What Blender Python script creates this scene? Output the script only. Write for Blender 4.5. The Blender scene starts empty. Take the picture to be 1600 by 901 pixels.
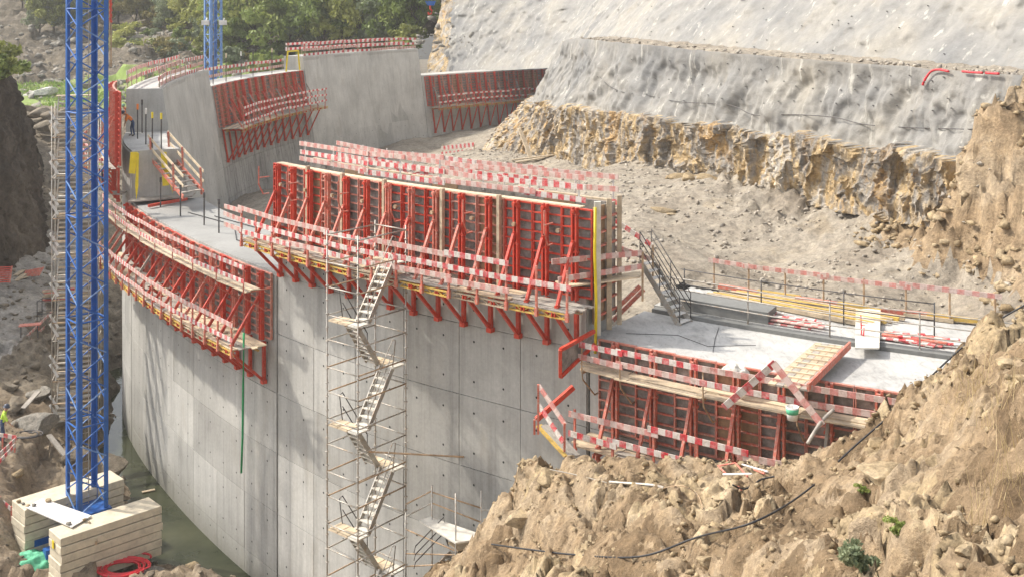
import bpy, math, random
import numpy as np
from mathutils import Vector, Matrix
random.seed(7); np.random.seed(7)
SC = bpy.context.scene
COL = SC.collection
rad = math.radians
# ------------------------------------------------------------------ camera, sky, sun, exposure
H = 23.4                      # camera height above the river
F = 1760.0                    # focal length in photo pixels
cd = bpy.data.cameras.new('camera'); cam = bpy.data.objects.new('camera', cd); COL.objects.link(cam)
cam.location = (0, 0, H); cam.rotation_euler = (rad(90), 0, 0)
cd.sensor_width = 36; cd.lens = 36 * F / 1600; cd.shift_y = -450.5 / 1600; cd.shift_x = 0
cd.clip_start = 0.3; cd.clip_end = 3000
SC.camera = cam
SUN_DIR = Vector((0.93, -0.30, -1.0)); SUN_DIR.normalize()          # direction the light travels
sd = bpy.data.lights.new('sun', 'SUN'); sd.energy = 2.5; sd.angle = rad(1.6); sd.color = (1.0, 0.93, 0.82)
so = bpy.data.objects.new('sun', sd); COL.objects.link(so); so.location = (-60, 20, 80)
so.rotation_euler = SUN_DIR.to_track_quat('-Z', 'Y').to_euler()
W = bpy.data.worlds.new('World'); SC.world = W; W.use_nodes = True
wn = W.node_tree; bg = wn.nodes['Background']
sky = wn.nodes.new('ShaderNodeTexSky'); sky.sky_type = 'NISHITA'; sky.sun_disc = False
to_sun = -SUN_DIR
sky.sun_elevation = math.asin(to_sun.z); sky.sun_rotation = math.atan2(to_sun.x, to_sun.y)
sky.air_density = 1.0; sky.dust_density = 3.0; sky.ozone_density = 1.0
hz = wn.nodes.new('ShaderNodeHueSaturation'); hz.inputs['Saturation'].default_value = 0.30      # milky summer haze
wn.links.new(sky.outputs[0], hz.inputs['Color']); wn.links.new(hz.outputs[0], bg.inputs[0]); bg.inputs[1].default_value = 0.15
SC.view_settings.view_transform = 'Standard'; SC.view_settings.look = 'None'
SC.view_settings.exposure = 1.02; SC.view_settings.gamma = 1
SC.cycles.max_bounces = 5; SC.cycles.diffuse_bounces = 3

# ------------------------------------------------------------------ pixel -> place helpers
def U(px, py, D):             # photo pixel on the level D metres under the camera
    Y = F * D / py
    return Vector(((px - 800) * Y / F, Y, H - D))
def V(px, py, Y):             # photo pixel at the distance Y
    return Vector(((px - 800) * Y / F, Y, H - py * Y / F))
# ------------------------------------------------------------------ noise
_rs = np.random.RandomState(3)
PERM = np.concatenate([_rs.permutation(512)] * 3)
GR = _rs.normal(size=(512, 3)); GR /= np.linalg.norm(GR, axis=1)[:, None]
RV = _rs.rand(512, 4)
def _h(i, j, k): return PERM[PERM[PERM[i & 511] + (j & 511)] + (k & 511)]
def perlin(p):
    p = np.asarray(p, float); i = np.floor(p).astype(int); f = p - i
    u = f * f * f * (f * (f * 6 - 15) + 10); r = 0
    for dx in (0, 1):
        for dy in (0, 1):
            for dz in (0, 1):
                g = GR[_h(i[:, 0] + dx, i[:, 1] + dy, i[:, 2] + dz)]
                d = (g * (f - (dx, dy, dz))).sum(1)
                w = (u[:, 0] if dx else 1 - u[:, 0]) * (u[:, 1] if dy else 1 - u[:, 1]) * (u[:, 2] if dz else 1 - u[:, 2])
                r = r + w * d
    return r * 1.4
def fbm(p, oct=4, lac=2.1, gain=0.5):
    r = 0; a = 1; q = np.array(p, float)
    for o in range(oct):
        r = r + a * perlin(q + 17.3 * o); q = q * lac; a *= gain
    return r
def ridged(p, oct=4, gain=0.5):
    r = 0; a = 1; q = np.array(p, float)
    for o in range(oct):
        r = r + a * (1 - 2 * np.abs(perlin(q + 9.1 * o))); q = q * 2.1; a *= gain
    return r
def worley(p):                # distance to nearest and second cell point, and a tilted plane per cell
    p = np.asarray(p, float); i = np.floor(p).astype(int)
    d1 = np.full(len(p), 9.); d2 = np.full(len(p), 9.); val = np.zeros(len(p))
    for dx in (-1, 0, 1):
        for dy in (-1, 0, 1):
            for dz in (-1, 0, 1):
                h = _h(i[:, 0] + dx, i[:, 1] + dy, i[:, 2] + dz)
                c = i + (dx, dy, dz) + RV[h, :3]
                v = p - c; d = np.sqrt((v ** 2).sum(1))
                nv = RV[h, 3] + 0.8 * (GR[(h * 7 + 3) & 511] * v).sum(1)
                m = d < d1
                d2 = np.where(m, d1, np.minimum(d2, d)); val = np.where(m, nv, val); d1 = np.where(m, d, d1)
    return d1, d2, val
class TPS:
    def __init__(s, pts, smooth=0.02):
        P = np.array([(p[0], p[1]) for p in pts], float); z = np.array([p[2] for p in pts], float)
        n = len(P); s.P = P
        K = s._k(P, P) + smooth * np.eye(n)
        A = np.zeros((n + 3, n + 3)); A[:n, :n] = K; A[:n, n] = 1; A[:n, n + 1:] = P; A[n, :n] = 1; A[n + 1:, :n] = P.T
        s.w = np.linalg.solve(A, np.concatenate([z, [0, 0, 0]]))
    def _k(s, A, B):
        d = np.sqrt(((A[:, None] - B[None]) ** 2).sum(2)); return d          # linear kernel: no overshoot
    def __call__(s, Q):
        Q = np.asarray(Q, float); n = len(s.P); out = np.empty(len(Q))
        for i in range(0, len(Q), 20000):
            q = Q[i:i + 20000]
            out[i:i + 20000] = s._k(q, s.P) @ s.w[:n] + s.w[n] + q @ s.w[n + 1:]
        return out
def interp(x, xs, ys): return float(np.interp(x, xs, ys))

# ------------------------------------------------------------------ materials
def nodes_of(name):
    m = bpy.data.materials.new(name); m.use_nodes = True
    nt = m.node_tree; return m, nt, nt.nodes['Principled BSDF']
def N(nt, t, **kw):
    n = nt.nodes.new(t)
    for k, v in kw.items():
        if k in n.inputs: n.inputs[k].default_value = v
        else: setattr(n, k, v)
    return n
def ramp(nt, fac, stops, interp='LINEAR'):
    r = nt.nodes.new('ShaderNodeValToRGB'); r.color_ramp.interpolation = interp
    e = r.color_ramp.elements
    while len(e) < len(stops): e.new(0.5)
    for i, (p, c) in enumerate(stops):
        e[i].position = p; e[i].color = (*c, 1) if len(c) == 3 else c
    nt.links.new(fac, r.inputs[0]); return r.outputs[0]
def mixc(nt, a, b, fac, mode='MIX'):
    m = nt.nodes.new('ShaderNodeMix'); m.data_type = 'RGBA'; m.blend_type = mode
    for s, v in ((6, a), (7, b), (0, fac)):
        if isinstance(v, (tuple, list)): m.inputs[s].default_value = (*v, 1)
        elif isinstance(v, (int, float)): m.inputs[s].default_value = v
        else: nt.links.new(v, m.inputs[s])
    return m.outputs[2]
def coords(nt, kind='pos', scale=(1, 1, 1)):
    if kind == 'pos': o = nt.nodes.new('ShaderNodeNewGeometry').outputs['Position']
    else: o = nt.nodes.new('ShaderNodeTexCoord').outputs['Object']
    mp = nt.nodes.new('ShaderNodeMapping'); mp.inputs['Scale'].default_value = scale
    nt.links.new(o, mp.inputs[0]); return mp.outputs[0]
def noise(nt, vec, scale, detail=4, rough=0.55, dist=0):
    n = N(nt, 'ShaderNodeTexNoise', Scale=scale, Detail=detail, Roughness=rough, Distortion=dist)
    nt.links.new(vec, n.inputs['Vector']); return n.outputs[0]
def bump(nt, bs, h, strength, dist):
    b = N(nt, 'ShaderNodeBump', Strength=strength, Distance=dist); nt.links.new(h, b.inputs['Height'])
    nt.links.new(b.outputs[0], bs.inputs['Normal']); return b
def simple(name, c, rough=0.6, metal=0.0, var=0.25, scale=3, dirt=None, dirt_amt=0.5, kind='pos', bmp=0.0):
    m, nt, bs = nodes_of(name); v = coords(nt, kind)
    n = noise(nt, v, scale, 5, 0.65)
    lo = tuple(x * (1 - var) for x in c); hi = tuple(min(1, x * (1 + var)) for x in c)
    col = ramp(nt, n, [(0.3, lo), (0.7, hi)])
    if dirt:
        d = noise(nt, v, scale * 2.7, 6, 0.7)
        f = ramp(nt, d, [(0.48, (0, 0, 0)), (0.68, (dirt_amt,) * 3)])
        col = mixc(nt, col, dirt, f)
    nt.links.new(col, bs.inputs['Base Color']); bs.inputs['Roughness'].default_value = rough
    bs.inputs['Metallic'].default_value = metal
    if bmp: bump(nt, bs, n, 0.6, bmp)
    return m
def concrete(name, c, streak=0.5, warm=(0.30, 0.26, 0.20), vs=1.0):
    m, nt, bs = nodes_of(name)
    v = coords(nt); vst = coords(nt, scale=(3.2, 3.2, 0.12)); vst2 = coords(nt, scale=(9, 9, 0.25))
    big = noise(nt, v, 0.35, 4, 0.6); fine = noise(nt, v, 9, 6, 0.7); st = noise(nt, vst, 1.0, 4, 0.6); st2 = noise(nt, vst2, 1.0, 3, 0.6)
    lo = tuple(x * 0.80 for x in c); hi = tuple(min(1, x * 1.16) for x in c)
    col = ramp(nt, big, [(0.3, lo), (0.72, hi)])
    col = mixc(nt, col, ramp(nt, st, [(0.30, (0.55,) * 3), (0.50, (1,) * 3), (0.70, (1.12,) * 3)]), streak, 'MULTIPLY')
    col = mixc(nt, col, ramp(nt, st2, [(0.36, (0.72,) * 3), (0.5, (1,) * 3)]), streak * 0.6, 'MULTIPLY')
    col = mixc(nt, col, ramp(nt, fine, [(0.3, (0.82,) * 3), (0.7, (1.1,) * 3)]), 0.7, 'MULTIPLY')
    wf = ramp(nt, noise(nt, coords(nt, scale=(1.2, 1.2, 0.35)), 0.8, 5, 0.65), [(0.56, (0, 0, 0)), (0.75, (0.35,) * 3)])
    col = mixc(nt, col, warm, wf)
    oi = nt.nodes.new('ShaderNodeObjectInfo')
    col = mixc(nt, col, ramp(nt, oi.outputs['Random'], [(0, (0.86,) * 3), (1, (1.10,) * 3)]), vs, 'MULTIPLY')
    sz = nt.nodes.new('ShaderNodeSeparateXYZ'); nt.links.new(v, sz.inputs[0]); zz = nt.nodes.new('ShaderNodeMath'); zz.operation = 'MULTIPLY_ADD'; nt.links.new(st, zz.inputs[0]); zz.inputs[1].default_value = -2.2; nt.links.new(sz.outputs[2], zz.inputs[2])
    mr = nt.nodes.new('ShaderNodeMapRange'); mr.inputs[1].default_value = -1.4; mr.inputs[2].default_value = 0.6; nt.links.new(zz.outputs[0], mr.inputs[0])
    col = mixc(nt, (0.13, 0.125, 0.09), col, ramp(nt, mr.outputs[0], [(0, (.35,) * 3), (1, (1,) * 3)]))      # algae and damp left by the river
    nt.links.new(col, bs.inputs['Base Color']); bs.inputs['Roughness'].default_value = 0.85
    bump(nt, bs, fine, 0.25, 0.02)
    return m
def earth(name, cols, s1=0.5, s2=3.0, s3=14, bmp=0.08, rough=0.95, slope=None, stretch=(1, 1, 1), stain=False):
    m, nt, bs = nodes_of(name); v = coords(nt, scale=stretch); v1 = coords(nt)
    a = noise(nt, v, s1, 5, 0.62, 0.4); b = noise(nt, v1, s2, 6, 0.7); c = noise(nt, v1, s3, 5, 0.75)
    k = len(cols); col = ramp(nt, a, [(0.28 + 0.44 * i / (k - 1), cols[i]) for i in range(k)])
    col = mixc(nt, col, ramp(nt, b, [(0.32, (0.62,) * 3), (0.5, (1,) * 3), (0.7, (1.28, 1.26, 1.2))]), 0.85, 'MULTIPLY')
    col = mixc(nt, col, ramp(nt, c, [(0.33, (0.66,) * 3), (0.52, (1,) * 3), (0.72, (1.3,) * 3)]), 0.7, 'MULTIPLY')
    vo = N(nt, 'ShaderNodeTexVoronoi', Scale=s3 * 0.55); nt.links.new(v1, vo.inputs['Vector'])
    col = mixc(nt, col, ramp(nt, vo.outputs['Color'], [(0.2, (0.85,) * 3), (0.8, (1.15,) * 3)]), 0.6, 'MULTIPLY')
    if stain: col = mixc(nt, col, ramp(nt, noise(nt, coords(nt, scale=(2.4, 2.4, .22)), 1.0, 5, 0.65), [(0.33, (0.42, 0.40, 0.38)), (0.48, (1,) * 3), (0.66, (1,) * 3), (0.74, (1.35, 1.33, 1.3))]), 0.9, 'MULTIPLY')
    if slope:
        g = nt.nodes.new('ShaderNodeNewGeometry'); sx = nt.nodes.new('ShaderNodeSeparateXYZ'); nt.links.new(g.outputs['Normal'], sx.inputs[0])
        col = mixc(nt, slope, col, ramp(nt, sx.outputs[2], [(0.55, (0,) * 3), (0.85, (1,) * 3)]))
    nt.links.new(col, bs.inputs['Base Color']); bs.inputs['Roughness'].default_value = rough; bs.inputs['Specular IOR Level'].default_value = 0.2
    ad = nt.nodes.new('ShaderNodeMath'); ad.operation = 'ADD'; nt.links.new(b, ad.inputs[0]); nt.links.new(c, ad.inputs[1])
    bump(nt, bs, ad.outputs[0], 0.9, bmp)
    return m
def stripes(name, red, white, period=0.44, fade=0.2):
    m, nt, bs = nodes_of(name)
    uv = nt.nodes.new('ShaderNodeUVMap'); sx = nt.nodes.new('ShaderNodeSeparateXYZ'); nt.links.new(uv.outputs[0], sx.inputs[0])
    oi = nt.nodes.new('ShaderNodeObjectInfo')
    ad = nt.nodes.new('ShaderNodeMath'); ad.operation = 'ADD'; nt.links.new(sx.outputs[0], ad.inputs[0]); nt.links.new(oi.outputs['Random'], ad.inputs[1])
    md = nt.nodes.new('ShaderNodeMath'); md.operation = 'MODULO'; nt.links.new(ad.outputs[0], md.inputs[0]); md.inputs[1].default_value = period
    lt = nt.nodes.new('ShaderNodeMath'); lt.operation = 'LESS_THAN'; nt.links.new(md.outputs[0], lt.inputs[0]); lt.inputs[1].default_value = period / 2
    n = noise(nt, coords(nt), 5, 5, 0.7)
    r2 = mixc(nt, red, white, ramp(nt, n, [(0.42, (0, 0, 0)), (0.7, (fade,) * 3)]))
    col = mixc(nt, white, r2, lt.outputs[0])
    col = mixc(nt, col, ramp(nt, noise(nt, coords(nt), 7, 6, 0.75), [(0.34, (0.62, 0.58, 0.52)), (0.55, (1,) * 3)]), 0.9, 'MULTIPLY')
    nt.links.new(col, bs.inputs['Base Color']); bs.inputs['Roughness'].default_value = 0.65
    return m
def leafmat(name, cols):
    m, nt, bs = nodes_of(name)
    uv = nt.nodes.new('ShaderNodeUVMap'); sx = nt.nodes.new('ShaderNodeSeparateXYZ'); nt.links.new(uv.outputs[0], sx.inputs[0])
    oi = nt.nodes.new('ShaderNodeObjectInfo')
    ad = nt.nodes.new('ShaderNodeMath'); ad.operation = 'MULTIPLY_ADD'; nt.links.new(oi.outputs['Random'], ad.inputs[0]); ad.inputs[1].default_value = 0.45
    nt.links.new(sx.outputs[0], ad.inputs[2])
    k = len(cols); col = ramp(nt, ad.outputs[0], [(0.05 + 1.2 * i / (k - 1) * 0.8, cols[i]) for i in range(k)])
    nt.links.new(col, bs.inputs['Base Color']); bs.inputs['Roughness'].default_value = 0.6
    tr = nt.nodes.new('ShaderNodeBsdfTranslucent'); nt.links.new(col, tr.inputs[0])
    mx = nt.nodes.new('ShaderNodeMixShader'); mx.inputs[0].default_value = 0.3
    nt.links.new(bs.outputs[0], mx.inputs[1]); nt.links.new(tr.outputs[0], mx.inputs[2])
    nt.links.new(mx.outputs[0], nt.nodes['Material Output'].inputs[0]); return m
M = {}
M['wall'] = concrete('wall concrete', (0.44, 0.43, 0.40), 0.5)
M['wall_old'] = concrete('streaked concrete', (0.39, 0.38, 0.36), 0.95, (0.20, 0.19, 0.17))
def slabmat():
    m, nt, bs = nodes_of('fresh slab concrete'); v = coords(nt)
    col = ramp(nt, noise(nt, v, 0.55, 6, 0.7, 0.6), [(0.30, (0.30, 0.295, 0.28)), (0.46, (0.44, 0.43, 0.41)), (0.58, (0.50, 0.49, 0.465)), (0.75, (0.56, 0.55, 0.52))])
    col = mixc(nt, col, ramp(nt, noise(nt, coords(nt, scale=(2.2, .8, 1)), 2.6, 6, 0.75, 0.8), [(0.33, (0.66,) * 3), (0.5, (1,) * 3), (0.7, (1.08,) * 3)]), 0.8, 'MULTIPLY')
    col = mixc(nt, col, (0.30, 0.26, 0.21), ramp(nt, noise(nt, v, 1.7, 6, 0.75), [(0.60, (0,) * 3), (0.72, (0.6,) * 3)]))
    nt.links.new(col, bs.inputs['Base Color']); bs.inputs['Roughness'].default_value = 0.8
    bump(nt, bs, noise(nt, v, 7, 6, 0.75), 0.5, 0.03); return m
M['slab'] = slabmat()
M['kerb'] = concrete('damp grey concrete', (0.20, 0.20, 0.19), 0.2, vs=0)
M['wall_far_lifted'] = concrete('far concrete lightened for shade', (0.50, 0.49, 0.46), 0.30, vs=1.0)  # wall concrete in a lighter colour, standing in for bounce light on shaded far faces
M['damp'] = concrete('damp slab concrete', (0.30, 0.295, 0.28), 0.0, (0.20, 0.18, 0.15), 0.0)
M['hole'] = simple('tie hole shadow', (0.03, 0.03, 0.03), 0.9)
M['red'] = simple('red steel paint', (0.54, 0.052, 0.026), 0.45, 0, 0.22, 4, (0.42, 0.22, 0.16), 0.45)
M['red_dusty'] = simple('dusty red steel paint', (0.56, 0.15, 0.10), 0.6, 0, 0.25, 4, (0.50, 0.40, 0.33), 0.85)
M['red_pale'] = simple('cement dusted red steel', (0.52, 0.20, 0.145), 0.7, 0, 0.25, 4, (0.46, 0.38, 0.32), 0.8)
M['red_dark'] = simple('dark red steel paint', (0.50, 0.055, 0.04), 0.5, 0, 0.25, 4, (0.15, 0.1, 0.08), 0.5)
M['ply'] = simple('form face plywood', (0.205, 0.188, 0.165), 0.7, 0, 0.6, 2.2, (0.36, 0.335, 0.30), 0.7)
M['ply_tan'] = simple('tan form plywood', (0.30, 0.20, 0.115), 0.7, 0, 0.35, 2.5, (0.16, 0.12, 0.09), 0.6)
M['wood'] = simple('weathered plank', (0.50, 0.40, 0.275), 0.8, 0, 0.28, 2.2, (0.26, 0.22, 0.18), 0.6)
M['wood_pale'] = simple('pale new plank', (0.64, 0.52, 0.36), 0.75, 0, 0.22, 2.2, (0.40, 0.33, 0.26), 0.5)
M['wood_grey'] = simple('grey old plank', (0.36, 0.325, 0.28), 0.85, 0, 0.3, 2.5, (0.20, 0.18, 0.16), 0.6)
M['beam'] = simple('yellow timber beam', (0.58, 0.38, 0.08), 0.6, 0, 0.25, 4, (0.38, 0.29, 0.17), 0.7)
M['galv'] = simple('galvanised tube', (0.42, 0.40, 0.36), 0.5, 0.35, 0.3, 3, (0.40, 0.27, 0.16), 0.8)
M['rusty'] = simple('rusty tube', (0.40, 0.27, 0.16), 0.65, 0.1, 0.35, 3, (0.42, 0.38, 0.32), 0.7)
M['steel_dark'] = simple('dark steel', (0.075, 0.075, 0.078), 0.55, 0.3, 0.4, 5, (0.20, 0.14, 0.09), 0.6)
M['blue'] = simple('blue crane paint', (0.018, 0.115, 0.40), 0.38, 0.05, 0.2, 1.2, (0.10, 0.13, 0.24), 0.5)
M['blue_pale'] = simple('sun bleached blue paint', (0.12, 0.25, 0.52), 0.4, 0.05, 0.2, 2, (0.35, 0.4, 0.5), 0.5)
M['white'] = simple('white paint', (0.72, 0.70, 0.66), 0.6, 0, 0.12, 3, (0.45, 0.42, 0.38), 0.4)
M['stripe'] = stripes('red white striped paint', (0.60, 0.05, 0.06), (0.68, 0.62, 0.57), 0.44, 0.7)
M['stripe_faded'] = stripes('faded red white striped paint', (0.60, 0.24, 0.21), (0.64, 0.50, 0.45), 0.44, 0.75)
M['stripe_far'] = stripes('broad red white striped paint', (0.62, 0.04, 0.05), (0.78, 0.74, 0.70), 0.80, 0.3)
M['ballast'] = simple('cream ballast concrete', (0.60, 0.53, 0.40), 0.8, 0, 0.15, 1.6, (0.36, 0.31, 0.24), 0.5, bmp=0.01)
M['yellow'] = simple('yellow sheet', (0.72, 0.56, 0.02), 0.5, 0, 0.15, 3)
M['black'] = simple('black rubber', (0.025, 0.025, 0.028), 0.6, 0, 0.3, 3)
M['green_net'] = simple('green netting', (0.10, 0.42, 0.24), 0.7, 0, 0.35, 8)
M['green_hose'] = simple('green hose', (0.03, 0.34, 0.13), 0.5)
M['red_hose'] = simple('red hose', (0.58, 0.03, 0.04), 0.45)
M['tarp'] = simple('dirty white sheet', (0.62, 0.59, 0.52), 0.7, 0, 0.2, 4)
M['hivis'] = simple('lime hi vis cloth', (0.55, 0.80, 0.08), 0.7, 0, 0.12, 10)
M['orange'] = simple('orange hi vis cloth', (0.80, 0.22, 0.04), 0.7, 0, 0.12, 10)
M['navy'] = simple('navy work cloth', (0.05, 0.08, 0.16), 0.8, 0, 0.2, 10)
M['darkgreen'] = simple('dark green work cloth', (0.05, 0.12, 0.07), 0.8, 0, 0.2, 10)
M['skin'] = simple('skin', (0.48, 0.27, 0.18), 0.55, 0, 0.08, 10)
M['boot'] = simple('boot leather', (0.06, 0.045, 0.035), 0.7)
M['helmet_red'] = simple('red helmet', (0.60, 0.03, 0.03), 0.35); M['helmet_green'] = simple('green helmet', (0.10, 0.22, 0.14), 0.4)
M['helmet_dark'] = simple('dark helmet', (0.05, 0.06, 0.09), 0.4); M['helmet_pink'] = simple('faded red helmet', (0.55, 0.22, 0.18), 0.5)
M['bank'] = earth('ochre earth and stone', [(0.195, 0.136, 0.080), (0.30, 0.215, 0.132), (0.365, 0.268, 0.168), (0.42, 0.325, 0.22), (0.30, 0.226, 0.148)], 0.5, 2.6, 11, 0.10)
M['bank_damp'] = earth('damp brown earth', [(0.15, 0.10, 0.058), (0.235, 0.165, 0.098), (0.31, 0.225, 0.14)], 0.5, 2.6, 11, 0.10)
M['floor'] = earth('crushed grey rock', [(0.215, 0.18, 0.14), (0.285, 0.245, 0.195), (0.33, 0.29, 0.235), (0.30, 0.25, 0.185)], 0.35, 2.2, 9, 0.06)
M['rock'] = earth('ochre rock face', [(0.48, 0.43, 0.36), (0.48, 0.31, 0.14), (0.32, 0.30, 0.275), (0.50, 0.36, 0.19), (0.46, 0.43, 0.39), (0.52, 0.39, 0.22)], 0.55, 1.9, 8, 0.12, stretch=(1, 1, 0.4), stain=True)
M['river'] = earth('grey brown river bank', [(0.14, 0.115, 0.085), (0.22, 0.185, 0.14), (0.30, 0.26, 0.205)], 0.3, 1.8, 8, 0.10)
M['shore'] = earth('tan shore earth', [(0.19, 0.145, 0.10), (0.28, 0.22, 0.155), (0.36, 0.29, 0.21), (0.27, 0.235, 0.19)], 0.4, 1.9, 8, 0.10)
M['road'] = earth('grey haul road', [(0.20, 0.185, 0.165), (0.30, 0.28, 0.25), (0.37, 0.345, 0.31)], 0.3, 1.4, 7, 0.05)
M['hill'] = earth('rubble hillside', [(0.12, 0.098, 0.075), (0.20, 0.17, 0.13), (0.16, 0.135, 0.10)], 0.12, 0.7, 3, 0.3)
M['dark_bank'] = earth('dark damp earth', [(0.040, 0.031, 0.023), (0.085, 0.066, 0.050), (0.17, 0.14, 0.11)], 0.16, 1.8, 7, 0.15, stretch=(1, 1, 0.5))
M['stone'] = earth('grey boulder stone', [(0.20, 0.185, 0.16), (0.28, 0.26, 0.225), (0.23, 0.205, 0.17)], 0.6, 3, 12, 0.03)
M['stone_pale'] = earth('pale boulder stone', [(0.58, 0.56, 0.52), (0.66, 0.64, 0.60)], 0.6, 3, 12, 0.02)
M['stone_ochre'] = earth('ochre stone', [(0.25, 0.185, 0.105), (0.35, 0.268, 0.165), (0.43, 0.345, 0.235)], 0.8, 3, 12, 0.03)
M['stone_floor'] = earth('grey brown stone', [(0.27, 0.24, 0.20), (0.38, 0.34, 0.29), (0.48, 0.41, 0.32)], 0.8, 3, 12, 0.03)
M['grass'] = leafmat('grass blades', [(0.10, 0.20, 0.03), (0.20, 0.33, 0.06), (0.30, 0.36, 0.10)])
M['dry_grass'] = leafmat('dry grass', [(0.42, 0.31, 0.15), (0.58, 0.45, 0.25)])
M['leaf_a'] = leafmat('olive leaves', [(0.13, 0.15, 0.035), (0.31, 0.33, 0.08), (0.48, 0.48, 0.14)])
M['leaf_b'] = leafmat('deep green leaves', [(0.095, 0.135, 0.03), (0.23, 0.295, 0.07), (0.38, 0.43, 0.12)])
M['leaf_c'] = leafmat('silver green leaves', [(0.11, 0.145, 0.075), (0.20, 0.24, 0.13), (0.29, 0.32, 0.19)])
M['leaf_d'] = leafmat('yellowing leaves', [(0.12, 0.11, 0.03), (0.24, 0.20, 0.06), (0.32, 0.28, 0.10)])
M['bark'] = simple('bark', (0.11, 0.085, 0.06), 0.9, 0, 0.3, 6)
def shotcrete(name, g):
    m, nt, bs = nodes_of(name); v = coords(nt); vs = coords(nt, scale=(2.2, 2.2, 0.22))
    a = noise(nt, v, 0.28, 4, 0.6); b = noise(nt, v, 2.4, 6, 0.7); s = noise(nt, vs, 0.9, 4, 0.6)
    col = ramp(nt, a, [(0.3, tuple(g * x for x in (0.185, 0.183, 0.178))), (0.5, tuple(g * x for x in (0.255, 0.245, 0.226))), (0.72, tuple(g * x for x in (0.32, 0.295, 0.25)))])
    col = mixc(nt, col, (0.46, 0.44, 0.39), ramp(nt, s, [(0.60, (0,) * 3), (0.68, (0.8,) * 3)]))
    col = mixc(nt, col, (0.27, 0.22, 0.155), ramp(nt, noise(nt, vs, 0.5, 4, 0.6), [(0.60, (0,) * 3), (0.8, (0.4,) * 3)]))
    col = mixc(nt, col, ramp(nt, b, [(0.3, (0.82,) * 3), (0.7, (1.12,) * 3)]), 0.8, 'MULTIPLY')
    nt.links.new(col, bs.inputs['Base Color']); bs.inputs['Roughness'].default_value = 0.9
    bump(nt, bs, b, 0.8, 0.09); return m
M['shot'] = shotcrete('sprayed concrete', .93); M['shot_up'] = shotcrete('older sprayed concrete', 1.06)
def watermat():
    m, nt, bs = nodes_of('murky water'); v = coords(nt)
    col = ramp(nt, noise(nt, v, 0.35, 4, 0.6), [(0.35, (0.030, 0.036, 0.020)), (0.7, (0.075, 0.078, 0.045))])
    nt.links.new(col, bs.inputs['Base Color']); bs.inputs['Roughness'].default_value = 0.06; bs.inputs['IOR'].default_value = 1.33
    bump(nt, bs, noise(nt, v, 3.0, 3, 0.5), 0.12, 0.05); return m
M['water'] = watermat()
def grassy_hill():
    m, nt, bs = nodes_of('meadow ground'); v = coords(nt)
    col = ramp(nt, noise(nt, v, 0.35, 5, 0.65), [(0.35, (0.19, 0.17, 0.10)), (0.45, (0.20, 0.25, 0.07)), (0.7, (0.24, 0.34, 0.08))])
    nt.links.new(col, bs.inputs['Base Color']); bs.inputs['Roughness'].default_value = 0.95
    bump(nt, bs, noise(nt, v, 6, 4, 0.7), 0.8, 0.1); return m
M['meadow'] = grassy_hill()

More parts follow.
